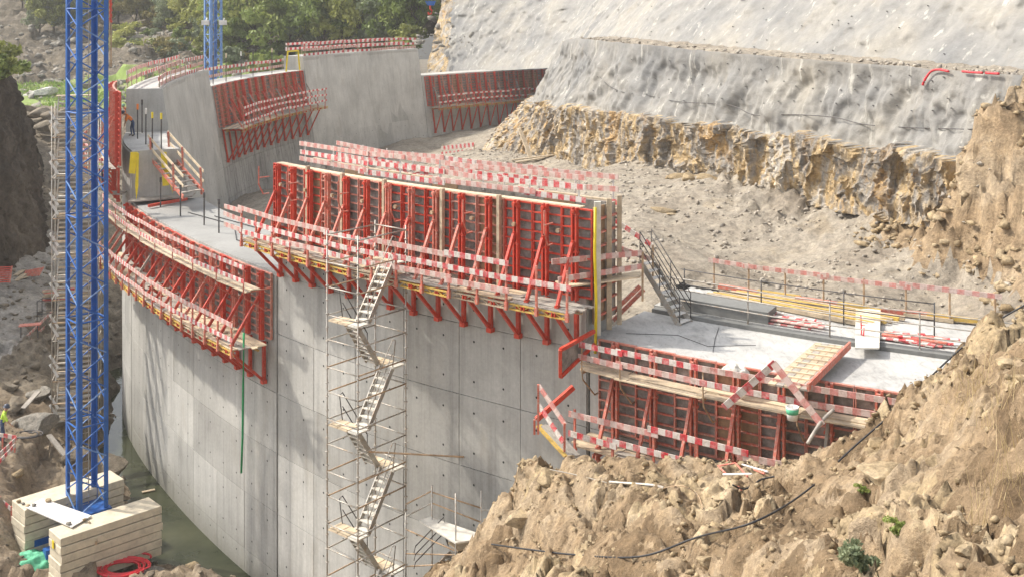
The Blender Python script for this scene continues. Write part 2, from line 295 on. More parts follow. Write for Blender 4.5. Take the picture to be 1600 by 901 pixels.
# ------------------------------------------------------------------ mesh builder and object helpers
class MB:
    def __init__(s): s.v = []; s.f = []; s.m = []; s.uv = {}
    def add(s, vs, fs, mi=0):
        b = len(s.v); s.v += [tuple(p) for p in vs]; s.f += [tuple(b + i for i in q) for q in fs]; s.m += [mi] * len(fs)
    def hexa(s, c, mi=0):     # 8 corners: bottom ring 0-3, top ring 4-7
        s.add(c, [(0, 3, 2, 1), (4, 5, 6, 7), (0, 1, 5, 4), (1, 2, 6, 5), (2, 3, 7, 6), (3, 0, 4, 7)], mi)
    def box(s, x0, x1, y0, y1, z0, z1, mi=0):
        s.hexa([(x0, y0, z0), (x1, y0, z0), (x1, y1, z0), (x0, y1, z0), (x0, y0, z1), (x1, y0, z1), (x1, y1, z1), (x0, y1, z1)], mi)
    def beam(s, p, q, w, h, mi=0, up=(0, 0, 1)):
        p = Vector(p); q = Vector(q); d = (q - p).normalized(); u = Vector(up)
        if abs(d.dot(u)) > 0.97: u = Vector((0, 1, 0)) if abs(d.y) < 0.9 else Vector((1, 0, 0))
        a = d.cross(u).normalized(); b = a.cross(d).normalized(); a *= w / 2; b *= h / 2
        s.hexa([p - a - b, q - a - b, q + a - b, p + a - b, p - a + b, q - a + b, q + a + b, p + a + b], mi)
    def tube(s, pts, r, n=6, mi=0, cap=True):
        pts = [Vector(p) for p in pts]; b0 = len(s.v); k = len(pts)
        for i, p in enumerate(pts):
            d = (pts[min(i + 1, k - 1)] - pts[max(i - 1, 0)]).normalized()
            u = Vector((0, 0, 1)) if abs(d.z) < 0.9 else Vector((1, 0, 0))
            a = d.cross(u).normalized(); b = a.cross(d).normalized(); rr = r[i] if isinstance(r, (list, tuple)) else r
            for j in range(n):
                t = 2 * math.pi * j / n; s.v.append(tuple(p + a * (rr * math.cos(t)) + b * (rr * math.sin(t))))
        for i in range(k - 1):
            for j in range(n):
                j2 = (j + 1) % n
                s.f.append((b0 + i * n + j, b0 + i * n + j2, b0 + (i + 1) * n + j2, b0 + (i + 1) * n + j)); s.m.append(mi)
        if cap:
            s.f.append(tuple(b0 + j for j in reversed(range(n)))); s.m.append(mi)
            s.f.append(tuple(b0 + (k - 1) * n + j for j in range(n))); s.m.append(mi)
    def lathe(s, prof, n=14, mi=0, c=(0, 0, 0)):
        b0 = len(s.v); k = len(prof)
        for r, z in prof:
            for j in range(n):
                t = 2 * math.pi * j / n; s.v.append((c[0] + r * math.cos(t), c[1] + r * math.sin(t), c[2] + z))
        for i in range(k - 1):
            for j in range(n):
                j2 = (j + 1) % n
                s.f.append((b0 + i * n + j, b0 + i * n + j2, b0 + (i + 1) * n + j2, b0 + (i + 1) * n + j)); s.m.append(mi)
        s.f.append(tuple(b0 + j for j in reversed(range(n)))); s.m.append(mi)
        s.f.append(tuple(b0 + (k - 1) * n + j for j in range(n))); s.m.append(mi)
    def mesh(s, name, mats, smooth=False, origin=(0, 0, 0)):
        me = bpy.data.meshes.new(name); o = Vector(origin)
        me.from_pydata([tuple(Vector(p) - o) for p in s.v], [], s.f)
        for m in (mats if isinstance(mats, (list, tuple)) else [mats]): me.materials.append(m)
        if any(s.m): me.polygons.foreach_set('material_index', s.m)
        if smooth: me.polygons.foreach_set('use_smooth', [True] * len(s.f))
        me.update(); return me
WL = {}                       # world place of every unrotated parent
def put(name, me, parent=None, loc=(0, 0, 0), rz=0, mat=None):
    o = bpy.data.objects.new(name, me); COL.objects.link(o)
    w = Vector(loc)
    if parent is not None:
        o.parent = parent; base = WL.get(parent.name, Vector((0, 0, 0)))
    else: base = Vector((0, 0, 0))
    if mat is not None:
        m = Matrix(mat); m.translation = m.translation - base; o.matrix_basis = m; WL[o.name] = Matrix(mat).translation.copy()
    else:
        o.location = w - base; o.rotation_euler = (0, 0, rz); WL[o.name] = w
    return o
def tag(o, label, cat, group=None):
    o['label'] = label; o['category'] = cat
    if group: o['group'] = group
    return o
def thing(name, label, cat, loc, group=None):
    return tag(put(name, None, None, loc), label, cat, group)
def struct(name, me, parent=None):
    o = put(name, me, parent); o['kind'] = 'structure'; return o
def part(name, mb, mats, parent, smooth=False):       # mesh built in world coordinates
    c = Vector(mb.v[0]); return put(name, mb.mesh(name, mats, smooth, c), parent, c)
def single(name, mb, mats, label, cat, group=None, smooth=False):
    xs = np.array(mb.v); c = Vector((xs[:, 0].mean(), xs[:, 1].mean(), xs[:, 2].min()))
    return tag(put(name, mb.mesh(name, mats, smooth, c), None, c), label, cat, group)
def board(p, q, h, t, mats, name, parent, side=None):  # a plank on edge with u running in metres along it
    p = Vector(p); q = Vector(q); d = (q - p); L = d.length; d.normalize()
    a = d.cross(Vector((0, 0, 1))); a = a.normalized() if a.length > 1e-4 else Vector((1, 0, 0)); b = a.cross(d).normalized()
    a *= t / 2; b *= h / 2; z = Vector((0, 0, 0)); e = q - p
    mb = MB(); mb.hexa([z - a - b, e - a - b, e + a - b, z + a - b, z - a + b, e - a + b, e + a + b, z + a + b])
    me = mb.mesh(name, mats); ul = me.uv_layers.new(name='UVMap')
    far = {1, 2, 5, 6}
    for li, l in enumerate(me.loops): ul.data[li].uv = (L if l.vertex_index in far else 0.0, 0.0)
    o = bpy.data.objects.new(name, me); COL.objects.link(o)
    base = WL.get(parent.name, Vector()) if parent else Vector()
    o.location = p - base; o.parent = parent; WL[o.name] = p; return o
def grid_mesh(name, P, mats, mi=None, smooth=True, keep=None):      # P: (n, m, 3)
    n, m = P.shape[:2]; idx = np.arange(n * m).reshape(n, m)
    q = np.stack([idx[:-1, :-1], idx[1:, :-1], idx[1:, 1:], idx[:-1, 1:]], -1).reshape(-1, 4)
    if keep is not None:
        kq = keep.reshape(-1)[q].all(1); q = q[kq]
        if mi is not None: mi = mi.reshape(-1)[kq]
    me = bpy.data.meshes.new(name)
    me.vertices.add(n * m); me.vertices.foreach_set('co', P.reshape(-1).astype(np.float32))
    me.loops.add(q.size); me.loops.foreach_set('vertex_index', q.reshape(-1).astype(np.int32))
    me.polygons.add(len(q)); me.polygons.foreach_set('loop_start', np.arange(0, q.size, 4, dtype=np.int32))
    for mt in (mats if isinstance(mats, (list, tuple)) else [mats]): me.materials.append(mt)
    if mi is not None: me.polygons.foreach_set('material_index', mi.reshape(-1).astype(np.int32))
    me.polygons.foreach_set('use_smooth', np.full(len(q), smooth)); me.update(calc_edges=True); return me
def raw_mesh(name, Vv, Q, mats, uv=None, smooth=False):             # numpy verts and equal sized faces
    k = Q.shape[1]; me = bpy.data.meshes.new(name)
    me.vertices.add(len(Vv)); me.vertices.foreach_set('co', Vv.reshape(-1).astype(np.float32))
    me.loops.add(Q.size); me.loops.foreach_set('vertex_index', Q.reshape(-1).astype(np.int32))
    me.polygons.add(len(Q)); me.polygons.foreach_set('loop_start', np.arange(0, Q.size, k, dtype=np.int32))
    for mt in (mats if isinstance(mats, (list, tuple)) else [mats]): me.materials.append(mt)
    if smooth: me.polygons.foreach_set('use_smooth', np.full(len(Q), True))
    me.update(calc_edges=True)
    if uv is not None:
        ul = me.uv_layers.new(name='UVMap'); ul.data.foreach_set('uv', np.repeat(uv, k, axis=0).reshape(-1).astype(np.float32))
    return me
# stones: a few chipped low polyhedra
def _ico():
    t = (1 + 5 ** .5) / 2
    v = np.array([(-1, t, 0), (1, t, 0), (-1, -t, 0), (1, -t, 0), (0, -1, t), (0, 1, t), (0, -1, -t), (0, 1, -t), (t, 0, -1), (t, 0, 1), (-t, 0, -1), (-t, 0, 1)], float)
    v /= np.linalg.norm(v[0])
    f = np.array([(0, 11, 5), (0, 5, 1), (0, 1, 7), (0, 7, 10), (0, 10, 11), (1, 5, 9), (5, 11, 4), (11, 10, 2), (10, 7, 6), (7, 1, 8), (3, 9, 4), (3, 4, 2), (3, 2, 6), (3, 6, 8), (3, 8, 9), (4, 9, 5), (2, 4, 11), (6, 2, 10), (8, 6, 7), (9, 8, 1)])
    return v, f
ICO = _ico()
def rubble(name, P, S, mats, sink=0.15):               # P (n,3) places, S sizes; one joined mesh of chipped stones
    n = len(P); v0, f0 = ICO; r = np.random
    jit = 1 + 0.62 * (r.rand(n, 12) - 0.5) * 2
    sc = S[:, None] * np.stack([r.uniform(.7, 1.3, n), r.uniform(.6, 1.1, n), r.uniform(.35, .8, n)], 1)
    vv = v0[None] * jit[..., None] * sc[:, None, :]
    a = r.uniform(0, 6.28, n); b = r.normal(0, 0.35, n)
    ca, sa, cb, sb = np.cos(a), np.sin(a), np.cos(b), np.sin(b)
    x, y, z = vv[..., 0], vv[..., 1], vv[..., 2]
    y, z = y * cb[:, None] - z * sb[:, None], y * sb[:, None] + z * cb[:, None]
    x, y = x * ca[:, None] - y * sa[:, None], x * sa[:, None] + y * ca[:, None]
    vv = np.stack([x, y, z], -1) + P[:, None]; vv[..., 2] += (S * sink)[:, None]
    q = (f0[None] + 12 * np.arange(n)[:, None, None]).reshape(-1, 3)
    return raw_mesh(name, vv.reshape(-1, 3), q, mats)
def boulder_mesh(name, seed, mat, sub=3, flat=0.7):
    v, f = ICO; v = v.copy(); f = f.copy()
    for _ in range(sub):
        cache = {}; nf = []; vl = list(v)
        def mid(a, b):
            k = (min(a, b), max(a, b))
            if k not in cache:
                p = (vl[a] + vl[b]) / 2; cache[k] = len(vl); vl.append(p / np.linalg.norm(p))
            return cache[k]
        for a, b, c in f:
            ab, bc, ca = mid(a, b), mid(b, c), mid(c, a); nf += [(a, ab, ca), (b, bc, ab), (c, ca, bc), (ab, bc, ca)]
        v = np.array(vl); f = np.array(nf)
    rs = np.random.RandomState(seed + 5)
    for _ in range(13):
        nn = rs.normal(size=3); nn /= np.linalg.norm(nn); dd = v @ nn - rs.uniform(.52, .86); v = v - nn[None] * np.maximum(dd, 0)[:, None]
    r = 1 + 0.10 * fbm(v * 0.9 + seed * 3.1, 3) + 0.035 * fbm(v * 3.5 + seed, 3)
    v = v * r[:, None] * np.array([1.15, 0.9, flat])
    return raw_mesh(name, v, f, mat)

# ================================================================== THE DAM (arch in plan)
CX, CY, RO = 38.6, 87.0, 64.2
ZL = [12.7 - 2.35 * k for k in range(7, -6, -1)]       # lift lines
BAT = 0.16
def r_in(z): return RO - (2.2 + BAT * (17.4 - z)) if z < 17.4 else RO - 2.2
def AP(a, r, z):
    r = r + 0.75 * math.exp(-((a - 159) / 9.0) ** 2) - 0.35 * math.exp(-((a - 126) / 5.0) ** 2)      # the arch is not a true circle
    return Vector((CX + r * math.cos(rad(-a)), CY + r * math.sin(rad(-a)), z))
def NRM(a): return Vector((math.cos(rad(-a)), math.sin(rad(-a)), 0))     # away from the arch centre
def TAN(a): return Vector((math.sin(rad(-a)), -math.cos(rad(-a)), 0)) * 1.0
BL = [  # a0, a1, top z, bottom of the inner face
    (100, 124.6, 13.1, 8), (124.6, 138.1, 15.7, 8), (138.1, 154.9, 12.7, 7), (154.9, 163.0, 15.4, 7),
    (163.0, 180.0, 18.0, 6), (180.0, 199.3, 16.7, 5.5), (199.3, 217.8, 18.0, 5.5), (217.8, 242, 15.0, 5.5)]
dam = thing('arch_dam', 'curved grey concrete arch dam under construction, its blocks at different heights', 'dam', AP(145, RO, 0))
def dam_block(i):
    a0, a1, zt, zb = BL[i]; mb = MB(); n = 10
    z_levels = [-1.5, zt]
    g = 0.03
    A = [a0 + (a1 - a0) * k / n for k in range(n + 1)]
    A[0] += g; A[-1] -= g
    b0 = len(mb.v)
    for a in A:
        for r, z in ((RO - .06, -1.5), (RO - .06, zt), ({0: 60.55, 1: RO - 1.4, 2: RO - 3.6}.get(i, r_in(zt)) + .06, zt), ({0: 60.55, 1: RO - 1.4, 2: RO - 3.6}.get(i, r_in(-1.5)) + .06, -1.5)): mb.v.append(tuple(AP(a, r, z)))
    for k in range(n):
        for j in range(4):
            p = b0 + 4 * k + j; q = b0 + 4 * k + (j + 1) % 4
            mb.f.append((p, p + 4, q + 4, q)); mb.m.append(1 if j == 1 else 0)
    mb.f.append((b0, b0 + 1, b0 + 2, b0 + 3)); mb.m.append(0)
    e = b0 + 4 * n; mb.f.append((e + 3, e + 2, e + 1, e)); mb.m.append(0)
    top = {0: M['slab'], 2: M['damp'], 3: M['slab']}.get(i, M['wall'])
    o = part('dam_block', mb, [(M['wall'], M['wall_old'], M['wall_far_lifted'])[1 if i == 5 else 2 if i > 3 else 0], top], dam)
    return o
def concrete_panel(par, a0, a1, z0, z1, inner, mat, holes=True):
    mb = MB(); n = 3; gap_a = math.degrees(0.012 / RO); gz = 0.010 if not inner else 0.028; gap_a *= 2.2 if inner else 1; t = 0.0 if random.random() < .6 else 0.008
    A = [a0 + gap_a + (a1 - a0 - 2 * gap_a) * k / n for k in range(n + 1)]; zz = (z0 + gz, z1 - gz)
    def rr(z, d): return (r_in(z) - d) if inner else (RO + d)
    for a in A:
        for z, d in ((zz[0], -.07), (zz[0], t), (zz[1], t), (zz[1], -.07)): mb.v.append(tuple(AP(a, rr(z, d), z)))
    for k in range(n):
        for j in range(3):
            p = 4 * k + j; mb.f.append((p, p + 4, p + 5, p + 1) if inner else (p + 1, p + 5, p + 4, p)); mb.m.append(0)
    for k in (0, n): mb.f.append(tuple(4 * k + j for j in (range(4) if (k == 0) != inner else reversed(range(4))))); mb.m.append(0)
    if holes and z1 - z0 > 1.2:
        for fa in (0.27, 0.75):
            for fz in (0.22, 0.78):
                a = a0 + (a1 - a0) * fa; z = z0 + (z1 - z0) * fz; c = AP(a, rr(z, t + .004), z); tn = TAN(a); s = .04
                sl = NRM(a) * (BAT * s if inner else 0)
                ring = [c + tn * (s * math.cos(w)) + (Vector((0, 0, s)) + sl) * math.sin(w) for w in [k * math.pi / 4 for k in range(8)]]
                b = len(mb.v); mb.v += [tuple(p) for p in ring]; mb.f.append(tuple(range(b, b + 8))); mb.m.append(1)
    return part('concrete_panel', mb, [mat, M['hole']], par)
blocks = [dam_block(i) for i in range(8)]
def face(i, inner, ncol, zlo, zhi, mat):
    a0, a1, zt, zb = BL[i]; a0 += .05; a1 -= .05
    zs = [zlo] + [z for z in ZL if zlo + .3 < z < zhi - .3] + [zhi]
    for c in range(ncol):
        for k in range(len(zs) - 1):
            concrete_panel(blocks[i], a0 + (a1 - a0) * c / ncol, a0 + (a1 - a0) * (c + 1) / ncol, zs[k], zs[k + 1], inner, mat)
face(0, False, 8, 8.0, 13.0, M['wall']); face(1, False, 6, 0.6, 15.6, M['wall']); face(2, False, 7, -0.4, 12.6, M['wall'])
face(3, False, 4, -0.4, 15.3, M['wall'])
face(3, True, 4, 9.0, 15.3, M['wall'])
face(4, True, 7, 6.5, 17.9, M['wall_far_lifted']); face(5, True, 8, 6.5, 16.6, M['wall_old']); face(6, True, 7, 6.0, 17.9, M['wall_far_lifted']); face(7, True, 9, 6.0, 14.9, M['wall_far_lifted'])
# the second, slightly higher slab strip behind the lower one, its dark kerb channel
def arc_strip(a0, a1, r0, r1, z0, z1, n=14, mb=None):
    mb = mb or MB(); b0 = len(mb.v)
    for k in range(n + 1):
        a = a0 + (a1 - a0) * k / n
        ra = r0(a) if callable(r0) else r0
        for r, z in ((r1, z0), (r1, z1), (ra, z1), (ra, z0)): mb.v.append(tuple(AP(a, r, z)))
    for k in range(n):
        for j in range(4):
            p = b0 + 4 * k + j; q = b0 + 4 * k + (j + 1) % 4; mb.f.append((p, p + 4, q + 4, q)); mb.m.append(0)
    mb.f.append((b0, b0 + 1, b0 + 2, b0 + 3)); e = b0 + 4 * n; mb.f.append((e + 3, e + 2, e + 1, e)); mb.m += [0, 0]
    return mb
part('upper_slab', arc_strip(100, 124.4, lambda a: 56.9, 60.25, 10, 13.24), M['slab'], dam)
part('kerb', arc_strip(100, 124.3, 60.28, 60.62, 12.9, 13.22), M['kerb'], dam)
part('kerb_block', arc_strip(120.6, 124.2, 59.3, 60.2, 13.0, 13.62), M['kerb'], dam)
for a in (104.5, 109.0, 113.6, 118.2):                 # narrow contraction joints across the lower slab
    part('slab_joint', arc_strip(a, a + .035, 60.7, 63.9, 13.0, 13.106, 1), M['kerb'], dam)

# ================================================================== FORMWORK
def soldier_mesh(h, mat):
    mb = MB()
    for s in (-1, 1): mb.box(s * .07 - .028, s * .07 + .028, .14, .29, -.08, h + .03)
    for z in (.25, h * .5, h - .2): mb.box(-.14, .14, .16, .26, z, z + .07)
    for z in (h * .6, h - .12): mb.box(-.05, .05, .29, .40, z, z + .09)
    return mb.mesh('soldier', mat)
def panel_mesh(w, h, mat):
    mb = MB(); y0, y1 = .025, .12; x = w / 2 - .012
    mb.box(-x, -x + .03, y0, y1, 0, h); mb.box(x - .03, x, y0, y1, 0, h)
    for z in (0, h - .05): mb.box(-x + .03, x - .03, y0, y1 - .003, z, z + .05)
    nr = max(2, int(round(h / .29)))
    for k in range(1, nr): mb.box(-x + .03, x - .03, y0, y1 - .006, h * k / nr - .022, h * k / nr + .022)
    return mb.mesh('form_panel', mat)
def sheet_mesh(w, h, mat):
    mb = MB(); mb.box(-w / 2 + .014, w / 2 - .014, .004, .024, .004, h - .004); return mb.mesh('face_sheet', mat)
def bracket_mesh(dw, hh, mat, sl=0.0):
    mb = MB(); g = sl * (hh - .17)
    for s in (-1, 1): mb.box(s * .05 - .018, s * .05 + .018, .04, dw, -.30, -.17)
    mb.beam((0, .11, -.17), (0, .11 + g, -hh), .12, .12)
    mb.beam((0, dw - .12, -.24), (0, .16 + g, -hh + .06), .10, .10)
    mb.box(-.10, .10, .02 + g, .22 + g, -hh - .08, -hh + .06)
    return mb.mesh('bracket', mat)
def brace_mesh(h, dw, mat, k=.62):
    mb = MB(); p = Vector((0, .36, h * k)); q = Vector((0, dw - .25, -.02)); mb.beam(p, q, .085, .11)
    mb.beam(p - Vector((0, .08, 0)), p + Vector((0, .03, .0)), .05, .16); mb.beam(q, q + Vector((0, 0, -.14)), .14, .14)
    return mb.mesh('brace', mat)
def post_mesh(h, mat):
    mb = MB(); mb.box(-.03, .03, -.03, .03, -.25, h); mb.box(-.05, .05, -.05, .05, -.3, -.05); return mb.mesh('rail_post', mat)
def joist_mesh(L, mat):
    mb = MB(); mb.box(-L / 2, L / 2, -.045, .045, .155, .20); mb.box(-L / 2, L / 2, -.045, .045, 0, .045)
    n = int(L / .22)
    for k in range(n):
        x = -L / 2 + L * (k + .5) / n; s = 1 if k % 2 else -1
        mb.beam((x - .1 * s, 0, .045), (x + .1 * s, 0, .155), .03, .035, 0, (0, 1, 0))
    return mb.mesh('deck_joist', mat)
FOFF = 0.0
def frame_of(a, inner, z, tilt, off=0.0):
    off = off + FOFF
    n = NRM(a) * (-1 if inner else 1); up = Vector((0, 0, 1))
    if tilt and inner: up = (Vector((0, 0, 1)) + NRM(a) * BAT).normalized(); n = (n + Vector((0, 0, BAT))).normalized()
    t = n.cross(up).normalized()
    c = AP(a, (r_in(z) - off) if inner else (RO + .012 + off), z)
    m = Matrix.Identity(4)
    for i, v in enumerate((t, n, up)): m[0][i], m[1][i], m[2][i] = v
    m.translation = c; return m
def formwork(label, a0, a1, z0, h, n, inner=False, dw=1.5, hb=1.5, deck=True, rails=(.35, .72, 1.1), mats='red', studs=(), upper=None, seed=1,
             skip_rail=(), sheet='ply', braces=True, gap=0.0, soldiers=True, brackets=True, rail_over=(0, 0), joists=True, board_mats=('stripe', 'stripe_faded')):
    R = random.Random(seed)
    rm = M[mats]; th = thing('climbing_formwork', label, 'formwork', AP((a0 + a1) / 2, (r_in(z0) if inner else RO), z0 - .2))
    r0 = r_in(z0) if inner else RO; w = math.radians((a1 - a0) / n) * r0
    pm = {k: panel_mesh(w, h, M[k]) for k in (mats, 'red_pale')}
    shm = {k: sheet_mesh(w, h, M[k]) for k in (sheet, 'ply_tan')}
    sm = {k: soldier_mesh(h, M[k]) for k in (mats, 'red_dusty')}; bm = bracket_mesh(dw, hb, rm, BAT if inner else 0)
    br = {k: brace_mesh(h, dw, M[k]) for k in (mats, 'red_dusty', 'wood_grey')}
    pmm = post_mesh(rails[-1] + .1 if rails else 1.1, M['red_dusty'] if mats != 'red_dark' else rm)
    jm = {k: joist_mesh(2 * w * .96, M[k]) for k in ('beam', 'wood')}
    for k in range(n):
        a = a0 + (a1 - a0) * (k + .5) / n
        mt = frame_of(a, inner, z0, True)
        key = mats if R.random() < .25 else 'red_pale'
        p = put('form_panel', pm[key], th, mat=mt)
        s = bpy.data.objects.new('face_sheet', shm[sheet if R.random() < .8 else 'ply_tan']); COL.objects.link(s); s.parent = p
        if soldiers: put('soldier', sm[mats if R.random() < .65 else 'red_dusty'], th, mat=mt)
        mv = frame_of(a, inner, z0, False)
        if brackets: put('bracket', bm, th, mat=frame_of(a, inner, z0 - .2, False) @ Matrix.Translation((0, 0, .2)))
        if braces and k % 1 == 0: put('brace', br[R.choice([mats, 'red_dusty', 'red_dusty', 'wood_grey'] if R.random() < .7 else [mats])], th, mat=mv)
    for a, dz in studs:                                # bleached timber studs set between the steel ones
        mb = MB(); mb.box(-.055, .055, .125, .27, -.1, h + dz); put('timber_stud', mb.mesh('timber_stud', M['wood']), th, mat=frame_of(a, inner, z0, True))
    sgn = -1 if inner else 1
    def Q(a, y, z): return AP(a, (r_in(z0) if inner else RO) + sgn * (y + FOFF), z)
    if deck:
        nb = (n + 1) // 2; ny = int(dw / .27)
        for b in range(nb):
            b0 = a0 + (a1 - a0) * min(2 * b, n) / n; b1 = a0 + (a1 - a0) * min(2 * b + 2, n) / n
            dz = R.uniform(-.02, .03); key = R.choice(['wood', 'wood_grey', 'wood_pale', 'wood'])
            for j in range(ny):
                if R.random() < .07: continue
                y = .36 + (dw - .36) * (j + .5) / ny; e0 = R.uniform(-.25, .1) / r0 * 57.3; e1 = R.uniform(-.1, .3) / r0 * 57.3
                zz = z0 - .10 + dz + .028 * ((b + j) % 2) + R.uniform(0, .008)
                mb = MB(); mb.beam(Q(b0 + e0, y, zz), Q(b1 + e1, y + R.uniform(-.04, .04), zz + R.uniform(-.005, .012)), (dw - .36) / ny * .93, .04)
                part('deck_plank', mb, M[key if R.random() < .75 else 'wood_grey'], th)
            if joists:
                am = (b0 + b1) / 2
                for y in (dw - .06, .62):
                    m = frame_of(am, inner, z0, False); m = m @ Matrix.Translation((0, y, -.34))
                    put('deck_joist', jm['beam' if R.random() < .7 else 'wood'], th, mat=m)
    if rails:
        for k in range(n + 1):
            a = a0 + (a1 - a0) * (k + .02 if k == 0 else k - .02 if k == n else k) / n
            m = frame_of(a, inner, z0, False) @ Matrix.Translation((0, dw + .05, -.05)); put('rail_post', pmm, th, mat=m)
        for hi, hz in enumerate(rails):
            k = 0 - rail_over[0]
            while k < n + rail_over[1]:
                k2 = min(k + R.choice([2, 2, 3]), n + rail_over[1])
                if (hi, k) in skip_rail: k = k2; continue
                A0 = a0 + (a1 - a0) * (k - .12) / n; A1 = a0 + (a1 - a0) * (k2 + .12) / n; off = dw + .10 + .012 * ((k // 2) % 2) + .02 * R.random()
                z1 = z0 - .05 + hz + R.uniform(-.05, .05)
                board(Q(A0, off, z1), Q(A1, off, z1 + R.uniform(-.07, .07)), .17, .028, M[board_mats[0] if R.random() < .4 else board_mats[1]], 'guard_board', th)
                k = k2
    if upper:                                          # narrow plank walkway near the top with its own rail
        zu, yu, hr = upper; nb = (n + 1) // 2
        um = MB(); um.tube([(0, .12, -.9), (0, .35, -.9), (0, yu + .30, -.25), (0, yu + .36, 0), (0, yu + .36, hr + .08)], .026, 5); um.beam((0, .12, -.05), (0, yu + .34, -.05), .05, .05)
        ume = um.mesh('walkway_hanger', M['rusty' if mats != 'red' else 'red_dusty'])
        for k in range(n + 1):
            if k % 2 == 0 or k == n:
                m = frame_of(a0 + (a1 - a0) * k / n, inner, zu, False); put('walkway_hanger', ume, th, mat=m)
        for b in range(nb):
            b0 = a0 + (a1 - a0) * min(2 * b, n) / n; b1 = a0 + (a1 - a0) * min(2 * b + 2, n) / n
            for j in range(3):
                y = yu - .22 + .24 * j; zz = zu + .028 * ((b + j) % 2)
                mb = MB(); e0 = R.uniform(-.3, .1) / r0 * 57.3; e1 = R.uniform(-.1, .35) / r0 * 57.3
                mb.beam(Q(b0 + e0, y, zz), Q(b1 + e1, y + R.uniform(-.05, .05), zz + R.uniform(0, .02)), .22, .04); part('deck_plank', mb, M[R.choice(['wood', 'wood_pale', 'wood'])], th)
            for hz in (.42, hr):
                z1 = zu + hz + R.uniform(-.03, .03)
                board(Q(b0 - .1, yu + .41 + .015 * (b % 2), z1), Q(b1 + .1, yu + .41 + .015 * (b % 2), z1 + R.uniform(-.04, .04)), .16, .028, M['stripe_faded' if R.random() < .55 else 'stripe'], 'guard_board', th)
    return th
# angles run from near right (small) to far left (large)
fw_mid = formwork('tall red steel formwork with grey face sheets along the top of the middle dam block', 124.42, 138.2, 14.30, 2.72, 14, dw=1.45, hb=1.55,
    studs=[(127.5, .12), (129.6, .10), (132.0, .14), (134.0, .12), (135.9, .16)], seed=4, skip_rail=((0, 0), (2, 0)), rail_over=(0, 1))
fw_left = formwork('curved red formwork with plank walkway and lower deck on the left dam block', 138.35, 155.5, 10.05, 2.60, 17, dw=1.75, hb=1.75, upper=(12.15, .95, .95), seed=9, rails=(.42, 1.0))
fw_slab = formwork('red formwork with brown boards along the slab edge, half buried behind the earth bank', 107.0, 124.2, 10.45, 2.72, 15, dw=1.5, hb=1.6, upper=(12.45, .75, .82), seed=12, rails=(.38, .98), mats='red_dusty', joists=False)
fw_far = formwork('dark red formwork leaning on the streaked inner face of the far dam block', 180.4, 198.9, 13.45, 3.25, 13, inner=True, dw=1.9, hb=2.7, seed=15, mats='red', rails=(.5, 1.05, 1.6), board_mats=('stripe_far', 'stripe_far'))
fw_end = formwork('rust red formwork on the farthest dam block beside the rock abutment', 218.2, 236, 11.6, 3.3, 13, inner=True, dw=1.7, hb=2.9, seed=18, mats='red', rails=(.6, 1.3), board_mats=('stripe_far', 'stripe_far'))
FOFF = 0.40
fw_pier = formwork('bright red formwork seen edge on behind the blue crane mast', 155.2, 163.2, 14.6, 3.9, 7, dw=1.6, hb=1.9, seed=21, rails=(.5, 1.1))
FOFF = 0.0

# ================================================================== GROUND
WCOL = (CX, CY)
def height_sheet(name, tp, x0, x1, y0, y1, step, mats, disp, extra=None, keepf=None, mi=None):
    nx = int((x1 - x0) / step) + 1; ny = int((y1 - y0) / step) + 1
    X, Y = np.meshgrid(np.linspace(x0, x1, nx), np.linspace(y0, y1, ny), indexing='ij')
    Q = np.stack([X.ravel(), Y.ravel()], 1); z = tp(Q)
    if extra is not None: z = extra(Q, z)
    P = np.stack([Q[:, 0], Q[:, 1], z], 1); D = disp(P); P[:, 2] += D[:, 2]; P[:, 0] += D[:, 0]; P[:, 1] += D[:, 1]
    keep = None if keepf is None else keepf(Q, P)
    P3 = P.reshape(nx, ny, 3)
    mids = None
    if mi is not None: mids = mi(P3[:-1, :-1].reshape(-1, 3)).reshape(nx - 1, ny - 1)
    o = struct(name, grid_mesh(name, P3, mats, mids, True, None if keep is None else keep.reshape(nx, ny)))
    def at(x, y):
        i = (np.clip((np.asarray(x) - x0) / (x1 - x0), 0, 1) * (nx - 1)).round().astype(int); j = (np.clip((np.asarray(y) - y0) / (y1 - y0), 0, 1) * (ny - 1)).round().astype(int)
        return P3[i, j, 2]
    return o, at
def seen(at, px, py, y0=12.0, y1=300.0):               # where the sight line through a photo pixel meets a ground sheet
    Y = y0
    while Y < y1:
        p = V(px, py, Y)
        if float(at(p.x, p.y)) >= p.z: return p
        Y += 0.08
    return V(px, py, (y0 + y1) / 2)
def pxy(l, f=V): return [tuple(f(*p)) for p in l]
def Zd(D): return H - D
def rmask(Q): return np.hypot(Q[:, 0] - CX, Q[:, 1] - CY)
# ---- near earth bank on the right
bank_pts = pxy([(850, 706, 29.2), (1000, 716, 28.6), (1100, 722, 28), (1200, 736, 27.3), (1300, 688, 26.6), (1400, 640, 26.3), (1450, 598, 26.2), (1462, 560, 26.2), (1530, 530, 26), (1600, 512, 26),
    (812, 735, 29.8), (795, 790, 30.6), (760, 842, 31.6), (700, 897, 32.6), (640, 960, 33),
    (1600, 600, 19.5), (1540, 560, 23), (1450, 700, 21.5), (1450, 770, 19.4), (1390, 680, 23.6), (1300, 780, 22), (1200, 800, 22.8), (1100, 780, 25.2), (1000, 800, 25.6), (900, 780, 27), (850, 820, 27.2), (1600, 760, 16), (1600, 900, 13.6),
    (1450, 900, 16.2), (1320, 900, 17.4), (1200, 900, 19), (1050, 900, 21.2), (900, 900, 23.8), (800, 895, 27.6)])
bank_pts += [(16, 12, 17.6), (8, 13, 15.2), (2, 16, 12), (-2, 22, 9), (20, 18, 18.6), (22, 27, 17.2), (-6, 30, 5), (-4, 24, 7)]
